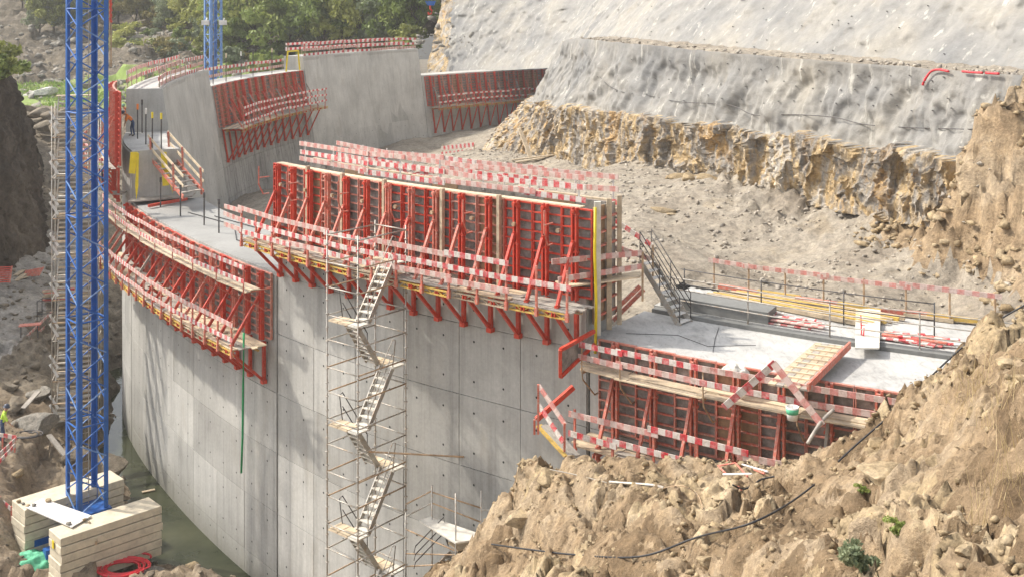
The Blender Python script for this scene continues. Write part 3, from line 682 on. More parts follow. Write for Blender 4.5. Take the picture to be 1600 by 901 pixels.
bank_pts += [(10.5, 28.6, 11.2), (7.5, 29.9, 10.2), (4, 31.4, 9.4), (1, 32.6, 8.6), (-1.2, 33.6, 7.2), (-3.4, 35, 5), (13, 28.4, 12.8), (17, 29, 13.2), (22, 31, 13.8)]
bank_t = TPS(bank_pts)
def bank_disp(P):
    z = 0.34 * fbm(P * 0.45, 3) + 0.05 * ridged(P * 0.9 + 3, 3) + 0.09 * fbm(P * 2.6, 4)
    wp = P + 0.35 * np.stack([perlin(P * 0.8), perlin(P * 0.8 + 31), perlin(P * .8 + 57)], 1)
    d1, d2, v = worley(wp * np.array([.8, 1.2, 0.6])); d3, d4, v2 = worley(wp * 2.6 + 11); d5, d6, v3 = worley(P * 6.5 + 4)
    m = np.clip(fbm(P * 0.3 + 40, 2) * 2.2 + 0.55, 0, 1)
    z = z + m * (0.32 * (v - 0.5) - 0.08 * np.exp(-((d2 - d1) * 9) ** 2)) + (.06 + .12 * m) * (v2 - .5) + .055 * (v3 - .5)
    gul = np.abs(perlin(np.stack([P[:, 0] * 0.9 + P[:, 1] * 0.35, P[:, 1] * 0.22, P[:, 2] * 0], 1) + 5)); z -= 0.35 * np.exp(-(gul * 7) ** 2)
    return np.stack([0.25 * perlin(P * 1.3 + 71) * m, 0.25 * perlin(P * 1.3 + 91) * m, z], 1)
bank, bank_at = height_sheet('earth_bank', bank_t, -7, 24, 9, 36, 0.06, [M['bank'], M['stone_ochre'], M['bank_damp']], bank_disp, keepf=lambda Q, P: rmask(Q) > 64.75,
    mi=lambda P: np.where((fbm(P * 0.3 + 40, 2) > -.05) & (worley(P * np.array([.8, 1.2, .6]))[2] > .76), 1, np.where(fbm(P * np.array([.5, .5, .3]) + 60, 4) > .22, 2, 0)))
# ---- excavation floor inside the arch, with the slope rising on the right
floor_pts = pxy([(1545, 494, 37.2), (1300, 470, 38.8), (1060, 452, 40), (1000, 420, 42), (1030, 390, 44.5), (1250, 400, 46), (1010, 325, 52), (1100, 330, 52), (1250, 330, 50), (1400, 350, 45.5), (1480, 337, 42.6),
    (1000, 258, 64), (1150, 280, 56), (1250, 298, 51.5), (860, 240, 78), (900, 262, 70), (760, 236, 98), (700, 244, 106), (930, 300, 56), (600, 260, 95), (500, 290, 80),
    (1600, 150, 41), (1545, 152, 41), (1512, 210, 41.2), (1488, 300, 41.6), (1500, 420, 39.6), (1600, 470, 33.5), (1600, 400, 35.5), (1600, 300, 38), (1560, 430, 37)])
floor_pts += [(26, 33, 15.5), (27, 41, 21.5), (30, 37, 20), (20, 60, 16), (12, 80, 14), (4, 100, 12), (0, 130, 9), (10, 145, 9), (-15, 120, 8), (-12, 95, 8.5), (-14, 75, 9.5), (-6, 58, 11), (1, 45, 12), (18, 36.3, 13.4)]
floor_t = TPS(floor_pts)
def floor_disp(P):
    st = np.clip((P[:, 2] - 13.2) / 2.5, 0, 1) * (P[:, 0] > 10)
    d1, d2, v = worley(P * np.array([.8, .8, .6])); d3, d4, v2 = worley(P * 2.3 + 5)
    z = 0.17 * fbm(P * 0.35, 4) + 0.07 * fbm(P * 2.2, 3) + 0.10 * (v2 - .5) * (0.5 + st) + st * (0.8 * (v - .5) + 0.30 * ridged(P * .7, 3) + .30 * (v2 - .5) + .16 * (worley(P * 4.6)[2] - .5) - .3)
    pit = np.clip(perlin(np.stack([P[:, 0] * .22 + 3, P[:, 1] * .12, P[:, 2] * 0], 1)) * 2.4, -1, 1)
    z = z + 0.30 * pit * (1 - st)
    return np.stack([0.3 * perlin(P * .9 + 71) * st, 0.3 * perlin(P * .9 + 91) * st, z], 1)
def floor_keep(Q, P):
    r = rmask(Q); ang = np.degrees(np.arctan2(-(Q[:, 1] - CY), Q[:, 0] - CX)) % 360
    return np.where(ang > 124.6, r < RO - 1.35, np.where(ang > 114.4, r < 57.3, True)) & (Q[:, 1] > 30)
def floor_extra(Q, z):
    r = rmask(Q); ang = np.degrees(np.arctan2(-(Q[:, 1] - CY), Q[:, 0] - CX)) % 360
    d_ = np.where(r < 57.3, np.hypot(np.maximum(57.3 - r, 0), np.maximum(114.4 - ang, 0)), np.maximum(114.4 - ang, 0))
    w = np.clip(d_ / 2.6, 0, 1); near = (ang > 100) & (ang < 124.6) & (Q[:, 0] < 24)
    floor_extra.w = np.where(near, w, 1.0); return np.where(near, w * z + (1 - w) * 13.30, z)
_fd = floor_disp
def floor_disp(P):
    d = _fd(P); return d * floor_extra.w[:, None] if len(d) == len(floor_extra.w) else d
floor, floor_at = height_sheet('excavation_floor', floor_t, -22, 27, 30, 150, 0.17, [M['floor'], M['bank']], floor_disp, extra=floor_extra, keepf=floor_keep,
    mi=lambda P: ((P[:, 2] > 13.9 + .5 * perlin(P * .6)) & (P[:, 0] > 13.2) & (P[:, 1] < 46)).astype(int))
# ---- rock cliff with sprayed concrete above, then a bench, then the upper sprayed slope
def path_sheet(name, foot, top, rows, step, mats, fn, smooth=True):
    # foot/top: matching polylines; resampled along their length
    def res(pl, n): 
        pl = np.array([tuple(p) for p in pl]); s = np.linspace(0, len(pl) - 1, n); k = np.arange(len(pl))
        return np.stack([np.interp(s, k, pl[:, i]) for i in range(3)], 1)
    L = sum((Vector(foot[i + 1]) - Vector(foot[i])).length for i in range(len(foot) - 1)); n = int(L / step)
    A = res(foot, n); B = res(top, n)
    k = max(1, int(1.6 / step)); ker = np.ones(2 * k + 1) / (2 * k + 1)
    def smo(Z):
        p = np.pad(Z, ((k, k), (0, 0)), mode='edge'); return np.stack([np.convolve(p[:, i], ker, 'valid') for i in range(3)], 1)
    A, B = smo(A), smo(B)
    t = np.linspace(0, 1, rows); P = A[:, None] * (1 - t)[None, :, None] + B[:, None] * t[None, :, None]
    d = np.gradient(A, axis=0); nrm = np.stack([d[:, 1], -d[:, 0], 0 * d[:, 0]], 1); nrm /= np.linalg.norm(nrm, axis=1)[:, None]
    Pn, mi = fn(P, np.repeat(nrm[:, None], rows, 1), np.repeat(t[None], n, 0))
    path_sheet.P = Pn; path_sheet.t = t
    return struct(name, grid_mesh(name, Pn, mats, None if mi is None else mi[:-1, :-1], smooth))
foot = [V(2250, 370, 30), V(1640, 345, 38), V(1560, 345, 40), V(1480, 340, 42.4), V(1380, 325, 46), V(1250, 302, 51), V(1120, 280, 57), V(1000, 262, 64), V(900, 250, 72), V(845, 246, 78), V(795, 240, 83), V(752, 238, 90), V(760, 215, 106), V(800, 190, 132)]
topl = [V(2250, 130, 35), V(1640, 118, 42), V(1560, 112, 44), V(1480, 106, 46.5), V(1380, 99, 49.5), V(1250, 90, 54.2), V(1120, 79, 61), V(1000, 68, 69), V(940, 62, 76), V(905, 60, 81), V(885, 62, 86), V(872, 72, 92), V(870, 86, 112), V(860, 92, 136)]
for i in range(9):                                     # the lower sprayed face is steep
    f = .58 if i < 7 else .75
    topl[i].x = foot[i].x + f * (topl[i].x - foot[i].x); topl[i].y = foot[i].y + f * (topl[i].y - foot[i].y)
foot = [p - Vector((0, 0, .5)) for p in foot]
def cliff_fn(P, n, t):
    sh = P.shape[:2]; p = P.reshape(-1, 3); tt = t.ravel()
    bd = 0.46 + 0.05 * fbm(p * np.array([.3, .3, 0]) , 3) + 0.035 * fbm(p * np.array([1.3, 1.3, .3]), 3)
    rock = tt < bd
    sa = np.repeat(np.linspace(0, 1, sh[0])[:, None], sh[1], 1).ravel(); kr = .12 + .50 * np.clip((sa - .649) / .148, 0, 1)
    k_ = np.where(tt < .46, kr * tt / .46, kr + (1 - kr) * (tt - .46) / .54); A0 = P[:, :1, :2]; B0 = P[:, -1:, :2]
    p = p.copy(); p[:, :2] = (A0 + (B0 - A0) * k_.reshape(sh)[..., None]).reshape(-1, 2)
    wp = p + 0.3 * np.stack([perlin(p * .9), perlin(p * .9 + 31), perlin(p * .9 + 57)], 1)
    d1, d2, v = worley(wp * np.array([.6, .6, .34])); d3, d4, v2 = worley(wp * np.array([1.7, 1.7, 1.1]) + 7); d5, d6, v3 = worley(wp * np.array([3.8, 3.8, 2.6]) + 3)
    dr = 0.46 * (v - .5) - 0.12 * np.exp(-((d2 - d1) * 14) ** 2) + 0.20 * (v2 - .5) - .06 * np.exp(-((d4 - d3) * 10) ** 2) + 0.10 * (v3 - .5) + 0.35 * fbm(p * .22, 3)
    ds = 0.28 + 0.45 * fbm(p * np.array([.5, .5, .35]), 3) + 0.16 * fbm(p * np.array([1.7, 1.7, .5]), 3) + 0.24 * np.abs(perlin(p * np.array([1.3, 1.3, .22]))) + 0.07 * fbm(p * 2.6, 3)
    ds = ds * np.clip((1 - tt) * 6, .05, 1) 
    d = np.where(rock, dr - .12, ds)
    foot_f = np.clip(tt * 8, 0, 1)
    q = p + n.reshape(-1, 3) * (-d * (0.4 + .6 * foot_f))[:, None] * -1
    q[:, 2] += np.where(rock, 0.05 * (v2 - .5), 0.06 * perlin(p * .8 + 3))
    return q.reshape(*sh, 3), (~rock).reshape(sh).astype(int)
cliff = path_sheet('rock_cliff', foot, topl, 84, 0.13, [M['rock'], M['shot']], cliff_fn)
CLIFF_P = path_sheet.P
_mi = np.zeros(len(cliff.data.polygons), np.int32); cliff.data.polygons.foreach_get('material_index', _mi); cliff.data.polygons.foreach_set('use_smooth', _mi == 1)
bench_in = [p + Vector(v) for p, v in zip(topl, [(2.6, .8, .1)] * 9 + [(2.6, 1.6, .1)] * 2 + [(3.2, 1.0, .1), (3.5, 0, .1), (3, 4, .1)])]
def bench_fn(P, n, t):
    sh = P.shape[:2]; p = P.reshape(-1, 3).copy(); p[:, 2] += (0.10 * fbm(p * 1.2, 3) + .04 * fbm(p * 5, 2)) - .02
    return p.reshape(*sh, 3), None
bench = path_sheet('rock_bench', [p + Vector((.05, .0, -.10)) for p in topl], bench_in, 22, 0.2, M['floor'], bench_fn)
bl = [p - Vector((.1, .1, .25)) for p in bench_in]
u_foot = bl[:11] + [V(868, 100, 104), V(862, 102, 122), V(790, 106, 132), V(720, 108, 138), V(664, 110, 142)]
u_foot = [p - Vector((0, 0, .3)) for p in u_foot]
u_top = [p + Vector((13, 6, 17)) for p in u_foot[:11]] + [p + Vector((12, 8, 17)) for p in u_foot[11:13]] + [u_foot[13] + Vector((6, 14, 19)), u_foot[14] + Vector((4, 14, 20)), u_foot[15] + Vector((3, 14, 20.5))]
def upper_fn(P, n, t):
    sh = P.shape[:2]; p = P.reshape(-1, 3)
    d = 0.65 * fbm(p * np.array([.28, .28, .25]), 3) + 0.26 * fbm(p * np.array([1.1, 1.1, .6]), 3) + 0.10 * fbm(p * 2.6, 3) + 0.16 * np.abs(perlin(p * np.array([.9, .9, .3])))
    q = p + (n.reshape(-1, 3) + np.array([0, 0, .5])) * (d * np.clip(t.ravel() * 10, .2, 1))[:, None]
    edge = p[:, 0] < np.interp(p[:, 2], [16, 24, 36], [-8.2, -7.4, -5]) + 1.2 * fbm(p * .5, 3)
    edge &= (p[:, 1] > 115)
    return q.reshape(*sh, 3), edge.reshape(sh).astype(int)
upper = path_sheet('sprayed_slope', u_foot, u_top, 110, 0.2, [M['shot_up'], M['rock']], upper_fn)
UPPER_P = path_sheet.P
# ---- river bed and left shore
riv_pts = pxy([(0, 895, 44.2), (80, 885, 45.8), (225, 890, 45.2), (330, 897, 45.4), (60, 800, 49.4), (130, 700, 53), (60, 680, 54), (100, 690, 53.8), (20, 740, 49.6), (60, 760, 50.8), (30, 650, 56), (90, 640, 57), (130, 620, 59.5), (150, 560, 67),
    (0, 500, 66), (60, 450, 74), (80, 400, 82), (60, 540, 62.5), (0, 600, 58), (100, 480, 70), (0, 430, 74), (130, 500, 73), (150, 350, 90), (140, 300, 100), (110, 200, 118), (60, 380, 86), (90, 330, 92), (0, 680, 52), (0, 780, 47.5), (40, 860, 46.5), (165, 470, 78), (172, 400, 88)])
riv_pts += [(p.x, p.y, p.z) for p in (U(185, 640, 24.1), U(195, 720, 24.2), U(240, 800, 24.2), U(300, 850, 24.2), U(345, 885, 24.0), U(180, 690, 24.0), U(215, 770, 24.2), U(400, 900, 24.0), U(160, 720, 23.9), U(170, 600, 24.0))]
riv_pts += [(-10, 42.5, 1.2), (-7, 40, 2.2), (-12, 40, 1.2), (-4, 36, 3.0), (-20, 38, 1.8), (-35, 40, 4), (-45, 55, 6), (-8.5, 43.6, -.2), (-50, 75, 7), (-45, 95, 9), (-42, 118, 10.5), (-27, 110, 8), (0, 30, 3.6), (-24, 76, 1)]
riv_t = TPS(riv_pts)
def riv_disp(P):
    d1, d2, v = worley(P * .45); d3, d4, v2 = worley(P * 1.5 + 3)
    m = np.clip(fbm(P * .12 + 20, 2) * 2.5 + .4, 0.1, 1); m = np.where((P[:, 0] < -28) & (P[:, 1] > 60), .12, m)
    z = m * (0.6 * (v - .5) + .3 * (v2 - .5)) + 0.22 * fbm(P * .4, 3) + .12 * fbm(P * 1.6, 4) + .12 * (worley(P * 3.1)[2] - .5)
    return np.stack([0 * z, 0 * z, z * np.where(P[:, 2] < .2, .4, 1)], 1)
river_bed, riv_at = height_sheet('river_bed', riv_t, -58, 2, 34, 122, 0.16, [M['river'], M['shore'], M['road']], riv_disp, keepf=lambda Q, P: rmask(Q) > RO + .05,
    mi=lambda P: np.where(P[:, 1] < 57 + 1.5 * perlin(P * .4), 1, np.where((P[:, 0] < -27.5 + 1.2 * perlin(P * .3) - .12 * (P[:, 1] - 60)) & (P[:, 1] < 88), 2, 0)))
wm = MB(); wm.add([(-70, 30, 0), (2, 30, 0), (2, 100, 0), (-70, 100, 0)], [(0, 1, 2, 3)])
water = struct('water', wm.mesh('water', M['water']))
# ---- dark damp bank on the far left
def dark_fn(P, n, t):
    sh = P.shape[:2]; p = P.reshape(-1, 3); tt = t.ravel()
    d = 1.2 * fbm(p * .18, 3) + .40 * ridged(p * np.array([.5, .5, .22]), 3) + .25 * fbm(p * 1.2, 3) + .35 * (worley(p * np.array([.9, .9, .5]))[2] - .5) + .2 * (worley(p * 2.1)[2] - .5)
    q = p + n.reshape(-1, 3) * (d * .8)[:, None]; q[:, 2] += .3 * perlin(p * .4)
    return q.reshape(*sh, 3), None
dk_foot = [V(86, 372, 97), V(84, 385, 90), V(70, 400, 85), V(30, 425, 79), V(-30, 440, 74), V(-120, 470, 70), V(-420, 560, 62), V(-1000, 700, 52)]
dk_top = [V(26, 158, 96), V(8, 128, 90), V(-6, 108, 85), V(-34, 84, 80), V(-90, 60, 75), V(-160, 40, 71), V(-460, 20, 63), V(-1060, 0, 53)]
dark = path_sheet('dark_bank', [p - Vector((0, 0, 1)) for p in reversed(dk_foot)], list(reversed(dk_top)), 90, .2, M['dark_bank'], dark_fn)
dk2 = path_sheet('dark_bank_top', list(reversed(dk_top)), [p + Vector((-45, 14, 9)) for p in reversed(dk_top)], 30, .5, M['dark_bank'], dark_fn)
dkb = path_sheet('dark_bank_back', [V(86, 372, 97) - Vector((0, 0, 1.5)), V(40, 300, 112), V(-30, 260, 120)], [V(26, 158, 96), V(0, 130, 108), V(-60, 110, 116)], 40, .4, M['dark_bank'], dark_fn)
# ---- far hillside
hill_pts = pxy([(80, 145, 150), (0, 152, 150), (150, 158, 140), (120, 185, 122), (40, 190, 125), (200, 100, 165), (330, 62, 190), (250, 62, 185), (100, 72, 190), (0, 45, 200), (0, 5, 230), (150, 5, 230), (300, -40, 240), (450, 85, 172), (600, 70, 165), (660, 45, 152), (400, -60, 260), (650, -60, 230), (700, 5, 150),
    (0, -260, 330), (400, -300, 330), (700, -300, 300), (-200, 0, 220), (-200, -250, 330), (900, -260, 300), (-150, 160, 140), (780, 60, 158), (850, 20, 170), (200, 170, 125), (300, 160, 128), (450, 150, 140), (600, 130, 150)])
hill_t = TPS(hill_pts)
def hill_disp(P):
    d1, d2, v = worley(P * .16); d3, d4, v2 = worley(P * .5 + 3)
    m = np.clip((P[:, 1] - 145) / 15, .12, 1)
    z = m * (1.6 * (v - .5) + .9 * (v2 - .5)) + .5 * fbm(P * .1, 3) + .15 * fbm(P * .6, 3)
    return np.stack([0 * z, 0 * z, z], 1)
def hill_mat(P):
    n = perlin(P * .06 + 3) * 6
    a = (P[:, 1] < 158 + n) & (P[:, 1] > 126) & (P[:, 0] < -44 + n * .5)
    b = (P[:, 1] > 140) & (P[:, 1] < 168) & (P[:, 0] > -46) & (P[:, 0] < -28)
    return np.where(a | b, 1, 0)
hill, hill_at = height_sheet('hillside', hill_t, -120, 60, 118, 335, 0.75, [M['hill'], M['meadow']], hill_disp, mi=hill_mat, keepf=lambda Q, P: (rmask(Q) > RO + .4) & ((Q[:, 0] < -12.5) | (Q[:, 1] > 152)))
hill2 = struct('distant_ground', (lambda mb: (mb.add([(-400, -120, -2), (400, -120, -2), (400, 480, -2), (-400, 480, -2)], [(0, 1, 2, 3)]), mb.mesh('distant_ground', M['hill']))[1])(MB()))

# ---- loose stones: countless, one joined sheet of rubble per ground
def scatter(at, n, x0, x1, y0, y1, s0, s1, ok=None, pw=2.5):
    x = np.random.uniform(x0, x1, n); y = np.random.uniform(y0, y1, n); z = at(x, y); s = s0 + (s1 - s0) * np.random.rand(n) ** pw
    P = np.stack([x, y, z], 1)
    if ok is not None: k = ok(P); P, s = P[k], s[k]
    return P, s
def stuff(name, me, label=None):
    o = put(name, me); o['kind'] = 'stuff'; return o
P, s = scatter(bank_at, 30000, -6, 23, 12, 34, .012, .10, lambda P: (rmask(P) > 65.2) & (fbm(P * .35 + 8, 3) > -.2), 5); stuff('rubble', rubble('rubble', P, s, M['stone_ochre']))
P, s = scatter(floor_at, 24000, -8, 24, 36, 98, .02, .13, lambda P: floor_keep(P, P) & (fbm(P * .25, 3) > -.2), 5); stuff('rubble', rubble('rubble', P, s, M['stone_floor']))
P, s = scatter(floor_at, 9000, 12.5, 26, 33, 46, .02, .26, lambda P: (P[:, 2] > 13.6) & (fbm(P * .5 + 8, 3) > -.1), 6); stuff('rubble', rubble('rubble', P, s, M['stone_ochre']))
bp = np.array([tuple(p) for p in topl]); u_ = 1 + np.random.rand(900) * 10.2; k_ = np.arange(len(bp)); P = np.stack([np.interp(u_, k_, bp[:, i]) for i in range(3)], 1) + np.random.rand(900, 1) * np.array([[2.2, .8, 0]]) + [.1, 0, 0]
stuff('rubble', rubble('rubble', P, .02 + .12 * np.random.rand(900) ** 4, M['stone_floor']))
P, s = scatter(riv_at, 22000, -55, -5, 38, 118, .025, .22, lambda P: (rmask(P) > RO + .6) & (P[:, 2] > -.3) & (fbm(P * .2, 3) > -.2), 4); stuff('rubble', rubble('rubble', P, s, M['river']))
P, s = scatter(hill_at, 9000, -90, 8, 122, 200, .10, .75, lambda P: (rmask(P) > RO + 1) & (fbm(P * .07, 3) > -.22), 5); stuff('rubble', rubble('rubble', P, s, M['stone']))

# ================================================================== BLUE CRANE MASTS
def mast(label, base, ux, uy, side, z0, z1, step, leg, mat, pale, group=None, ladder=True):
    th = thing('crane_mast', label, 'crane', (base[0], base[1], z0), group)
    ux = Vector((*ux, 0)).normalized(); uy = Vector((*uy, 0)).normalized(); c = Vector((base[0], base[1], 0))
    cs = [c + ux * (side / 2 * a) + uy * (side / 2 * b) for a, b in ((-1, -1), (1, -1), (1, 1), (-1, 1))]
    up = Vector((0, 0, 1))
    for k, p in enumerate(cs):
        mb = MB(); w = leg; dx = (ux if k in (0, 3) else -ux); dy = (uy if k in (0, 1) else -uy)
        mb.beam(p + up * z0 + dx * w / 2, p + up * z1 + dx * w / 2, .028, w, 0, dx); mb.beam(p + up * z0 + dy * (w / 2 + .016), p + up * z1 + dy * (w / 2 + .016), .028, w - .03, 0, dy)
        part('mast_leg', mb, mat, th)
    n = int((z1 - z0) / step)
    for k in range(4):
        p, q = cs[k], cs[(k + 1) % 4]; d = (q - p).normalized(); p = p + d * leg * .5; q = q - d * leg * .5
        for i in range(n):
            a, b = (p, q) if (i + k // 2) % 2 == 0 else (q, p)
            mb = MB(); mb.tube([a + up * (z0 + i * step + .03), b + up * (z0 + (i + 1) * step - .03)], leg * .17, 6); part('mast_brace', mb, pale if (i + k) % 3 == 0 else mat, th)
            if i % 6 == 5:
                mb = MB(); mb.tube([p + up * (z0 + i * step), q + up * (z0 + i * step)], leg * .19, 6); part('mast_strut', mb, mat, th)
    if ladder:
        o = c + uy * (side * .22); ld = MB()
        for s in (-1, 1): ld.tube([o + ux * (.19 * s) + up * z0, o + ux * (.19 * s) + up * z1], .022, 5)
        for i in range(int((z1 - z0) / .30)): ld.tube([o - ux * .19 + up * (z0 + .3 * i), o + ux * .19 + up * (z0 + .3 * i)], .014, 4, 0, False)
        part('ladder', ld, M['galv'], th)
    return th
MBX, MBY = -17.85, 47.3
m1 = mast('big blue lattice crane mast rising between two stacks of cream ballast slabs', (MBX, MBY), (.727, .687), (-.687, .727), 1.28, 2.15, 28.0, .72, .185, M['blue'], M['blue_pale'])
m2p = V(333, 118, 99.5)
m2 = mast('slimmer blue crane mast with floodlights standing behind the far dam blocks', (m2p.x, m2p.y), (.727, .687), (-.687, .727), 1.17, 11.0, 31.0, .85, .22, M['blue_pale'], M['blue_pale'])
for dx in (-.75, .95):                                 # floodlights on the second mast
    mb = MB(); p = V(333 + dx * 16, 36, 98.6)
    mb.beam(p + Vector((-.32, 0, 0)), p + Vector((.32, 0, .02)), .30, .42); mb.beam(p + Vector((0, 0, .1)), p + Vector((0, .5, .4)), .08, .08)
    mb.box(p.x - .28, p.x + .28, p.y - .19, p.y - .15, p.z - .18, p.z + .18); part('floodlight', mb, M['white'], m2)
# base cross beams under the ballast and a landing plate
bx = Vector((.727, .687, 0)).normalized(); by = Vector((-.687, .727, 0)).normalized(); bc = Vector((MBX, MBY, 0))
for s in (-1, 1):
    mb = MB(); mb.beam(bc + by * s * .62 - bx * 2.0 + Vector((0, 0, .98)), bc + by * s * .62 + bx * 2.0 + Vector((0, 0, .98)), .35, .5); part('base_beam', mb, M['blue'], m1)
    mb = MB(); mb.beam(bc + bx * s * 1.6 - by * 1.9 + Vector((0, 0, .55)), bc + bx * s * 1.6 + by * 1.9 + Vector((0, 0, .55)), .4, .38); part('base_beam', mb, M['blue'], m1)
mb = MB(); mb.beam(bc - bx * .75 + Vector((0, 0, 1.7)), bc + bx * .75 + Vector((0, 0, 1.7)), 1.5, .9); part('base_foot', mb, M['blue'], m1)

# ------------------------------------------------------------------ ballast slabs: two stacks
def ballast(corner_l, corner_f, corner_r, ztop, n, hh, which):
    # left end, front and right corners of the top face in the photo, on the level ztop
    D = H - ztop; A, B, C_ = U(*corner_l, D), U(*corner_f, D), U(*corner_r, D)
    v = C_ - B; nrm = Vector((-v.y, v.x, 0)).normalized(); wd = abs((A - B).dot(nrm))
    for k in range(n):
        j = Vector((random.uniform(-.03, .03), random.uniform(-.03, .03), 0)); z1 = ztop - k * hh; z0 = z1 - hh + .04; e = .02
        mb = MB(); c = [B + j, B + v + j, B + v + nrm * wd + j, B + nrm * wd + j]
        lo = [Vector((p.x, p.y, z0)) for p in c]; hi = [Vector((p.x, p.y, z1 - e)) for p in c]; mid = sum(hi, Vector()) / 4
        tp = [Vector((p.x, p.y, z1)) + (Vector((mid.x, mid.y, z1)) - Vector((p.x, p.y, z1))).normalized() * e * 1.4 for p in c]
        mb.hexa(lo + hi); mb.v += [tuple(p) for p in tp]; b = 8
        mb.f.remove((4, 5, 6, 7)); mb.m.pop(); mb.f.append((8, 9, 10, 11)); mb.m.append(0)
        for i in range(4): mb.f.append((4 + i, 4 + (i + 1) % 4, 8 + (i + 1) % 4, 8 + i)); mb.m.append(0)
        place = ['topmost', 'second', 'third', 'fourth', 'fifth', 'sixth', 'lowest'][k if k < n - 1 else 6]
        o = single('ballast_slab', mb, M['ballast'], '%s cream ballast slab %s' % (place, which), 'ballast slab', 'cream ballast slabs stacked at the crane foot')
    return A, B, C_, nrm, wd, v
fa = ballast((73, 827), (95, 842), (253, 790), 2.62, 6, .335, 'in the front stack nearest the camera')
ba = ballast((19, 780), (39, 796), (194, 747), 2.62, 6, .335, 'in the rear stack behind the crane mast')
mb = MB(); T = 2.67
q = [U(40, 793, H - T), U(112, 824, H - T), U(143, 806, H - T), U(66, 779, H - T)]
mb.hexa(q + [p + Vector((0, 0, .04)) for p in q]); single('white_board', mb, M['white'], 'large white board lying across both ballast stacks', 'board')
for i, (px, py, s) in enumerate(((30, 784, .11), (36, 787, .08), (44, 792, .12), (53, 790, .10), (76, 783, .13), (108, 819, .12), (131, 812, .09), (135, 811, .08), (140, 816, .06))):
    p = U(px, py, H - (2.64 if i not in (3, 4, 5, 6, 7) else 2.71)); o = put('loose_stone', boulder_mesh('loose_stone', i, M['stone' if i % 2 else 'stone_ochre'], 1), None, p + Vector((0, 0, s * .4))); o.scale = (s, s, s)
    tag(o, 'small loose stone lying on the ballast stacks and white board', 'stone', 'loose stones on the ballast')
# yellow warning label on the front stack, timber post leaning on it
A, B, C_, nrm, wd, v = fa
mb = MB(); p = B + nrm * wd * .62 + Vector((0, 0, -.55)); d = v.normalized() * .006
q = [p - d, p - d - nrm * .16, p - d - nrm * .16 + Vector((0, 0, .30)), p - d + Vector((0, 0, .30))]
mb.hexa([x - v.normalized() * .028 for x in q[:2]] + [x - v.normalized() * .05 for x in reversed(q[:2])] + [x - v.normalized() * .028 for x in (q[3], q[2])] + [x - v.normalized() * .05 for x in (q[2], q[3])]); single('warning_plate', mb, M['yellow'], 'small yellow warning plate on the end of the front ballast stack', 'sign')
mb = MB(); p = U(143, 900, H - .25); p.z = .2; mb.beam(p, B + v * .33 - nrm * .07 + Vector((0, 0, -.45)), .09, .09); single('timber_post', mb, M['wood'], 'short timber post leaning against the front ballast stack', 'post')
# hose coil, green net heap
def coil(c, r0, turns, th, mat, label, cat, name, wob=.12):
    pts = []; n = turns * 18
    for i in range(n):
        t = i * 2 * math.pi / 18; r = r0 * (1 + .16 * math.sin(i // 18 * 2.4)) * (1 + wob * math.sin(t * .37)); pts.append(c + Vector((r * math.cos(t) * 1.25, r * math.sin(t) * .95, th * .9 + th * 1.2 * (i % 40) / 20)))
    mb = MB(); mb.tube(pts, th, 6); return single(name, mb, mat, label, cat, None, True)
p = U(192, 888, H - .95); coil(p, .66, 9, .03, M['red_hose'], 'coiled red hose lying beside the front ballast stack', 'hose', 'hose_coil')
p = U(216, 880, H - .7); mb = MB(); mb.tube([p + Vector((.5 * math.cos(t), .36 * math.sin(t), .25)) for t in [i * .3 for i in range(19)]], .045, 6); single('hose_loop', mb, M['red_hose'], 'single loop of red hose trailing right of the coil', 'hose', None, True)
def heap(c, sx, sy, sz, mat, label, cat, name, seed):
    n = 34; g = np.linspace(-1.15, 1.15, n); X, Y = np.meshgrid(g, g, indexing='ij'); P = np.stack([X.ravel(), Y.ravel(), 0 * X.ravel()], 1)
    r = np.hypot(P[:, 0], P[:, 1]); z = np.clip(1 - r ** 2, 0, 1) ** .6 * (.75 + .45 * ridged(P * 1.6 + seed, 3)) ; P = np.stack([P[:, 0] * sx * (1 + .15 * perlin(P * 1.5 + seed + 9)), P[:, 1] * sy, z * sz], 1)
    me = grid_mesh(name, P.reshape(n, n, 3), mat, None, True, (r < 1.08).reshape(n, n)); return tag(put(name, me, None, c), label, cat)
heap(U(52, 882, H - .55), 1.05, .7, .40, M['green_net'], 'crumpled green netting heaped beside the front ballast stack', 'netting', 'net_heap', 3)
heap(U(238, 899, H - .35), .8, .45, .25, M['stone'], 'crumpled grey sheet on the ground right of the red hose', 'sheet', 'grey_sheet', 8)
mb = MB(); p = V(379, 545, 45.2); r = 62
mb.tube([V(381, 520, 43.2), V(380, 600, 44.6), V(379, 680, 45.1), V(377, 738, 45.4)], .045, 6); single('green_hose', mb, M['green_hose'], 'thin green hose hanging down the curved left dam wall', 'hose', None, True)

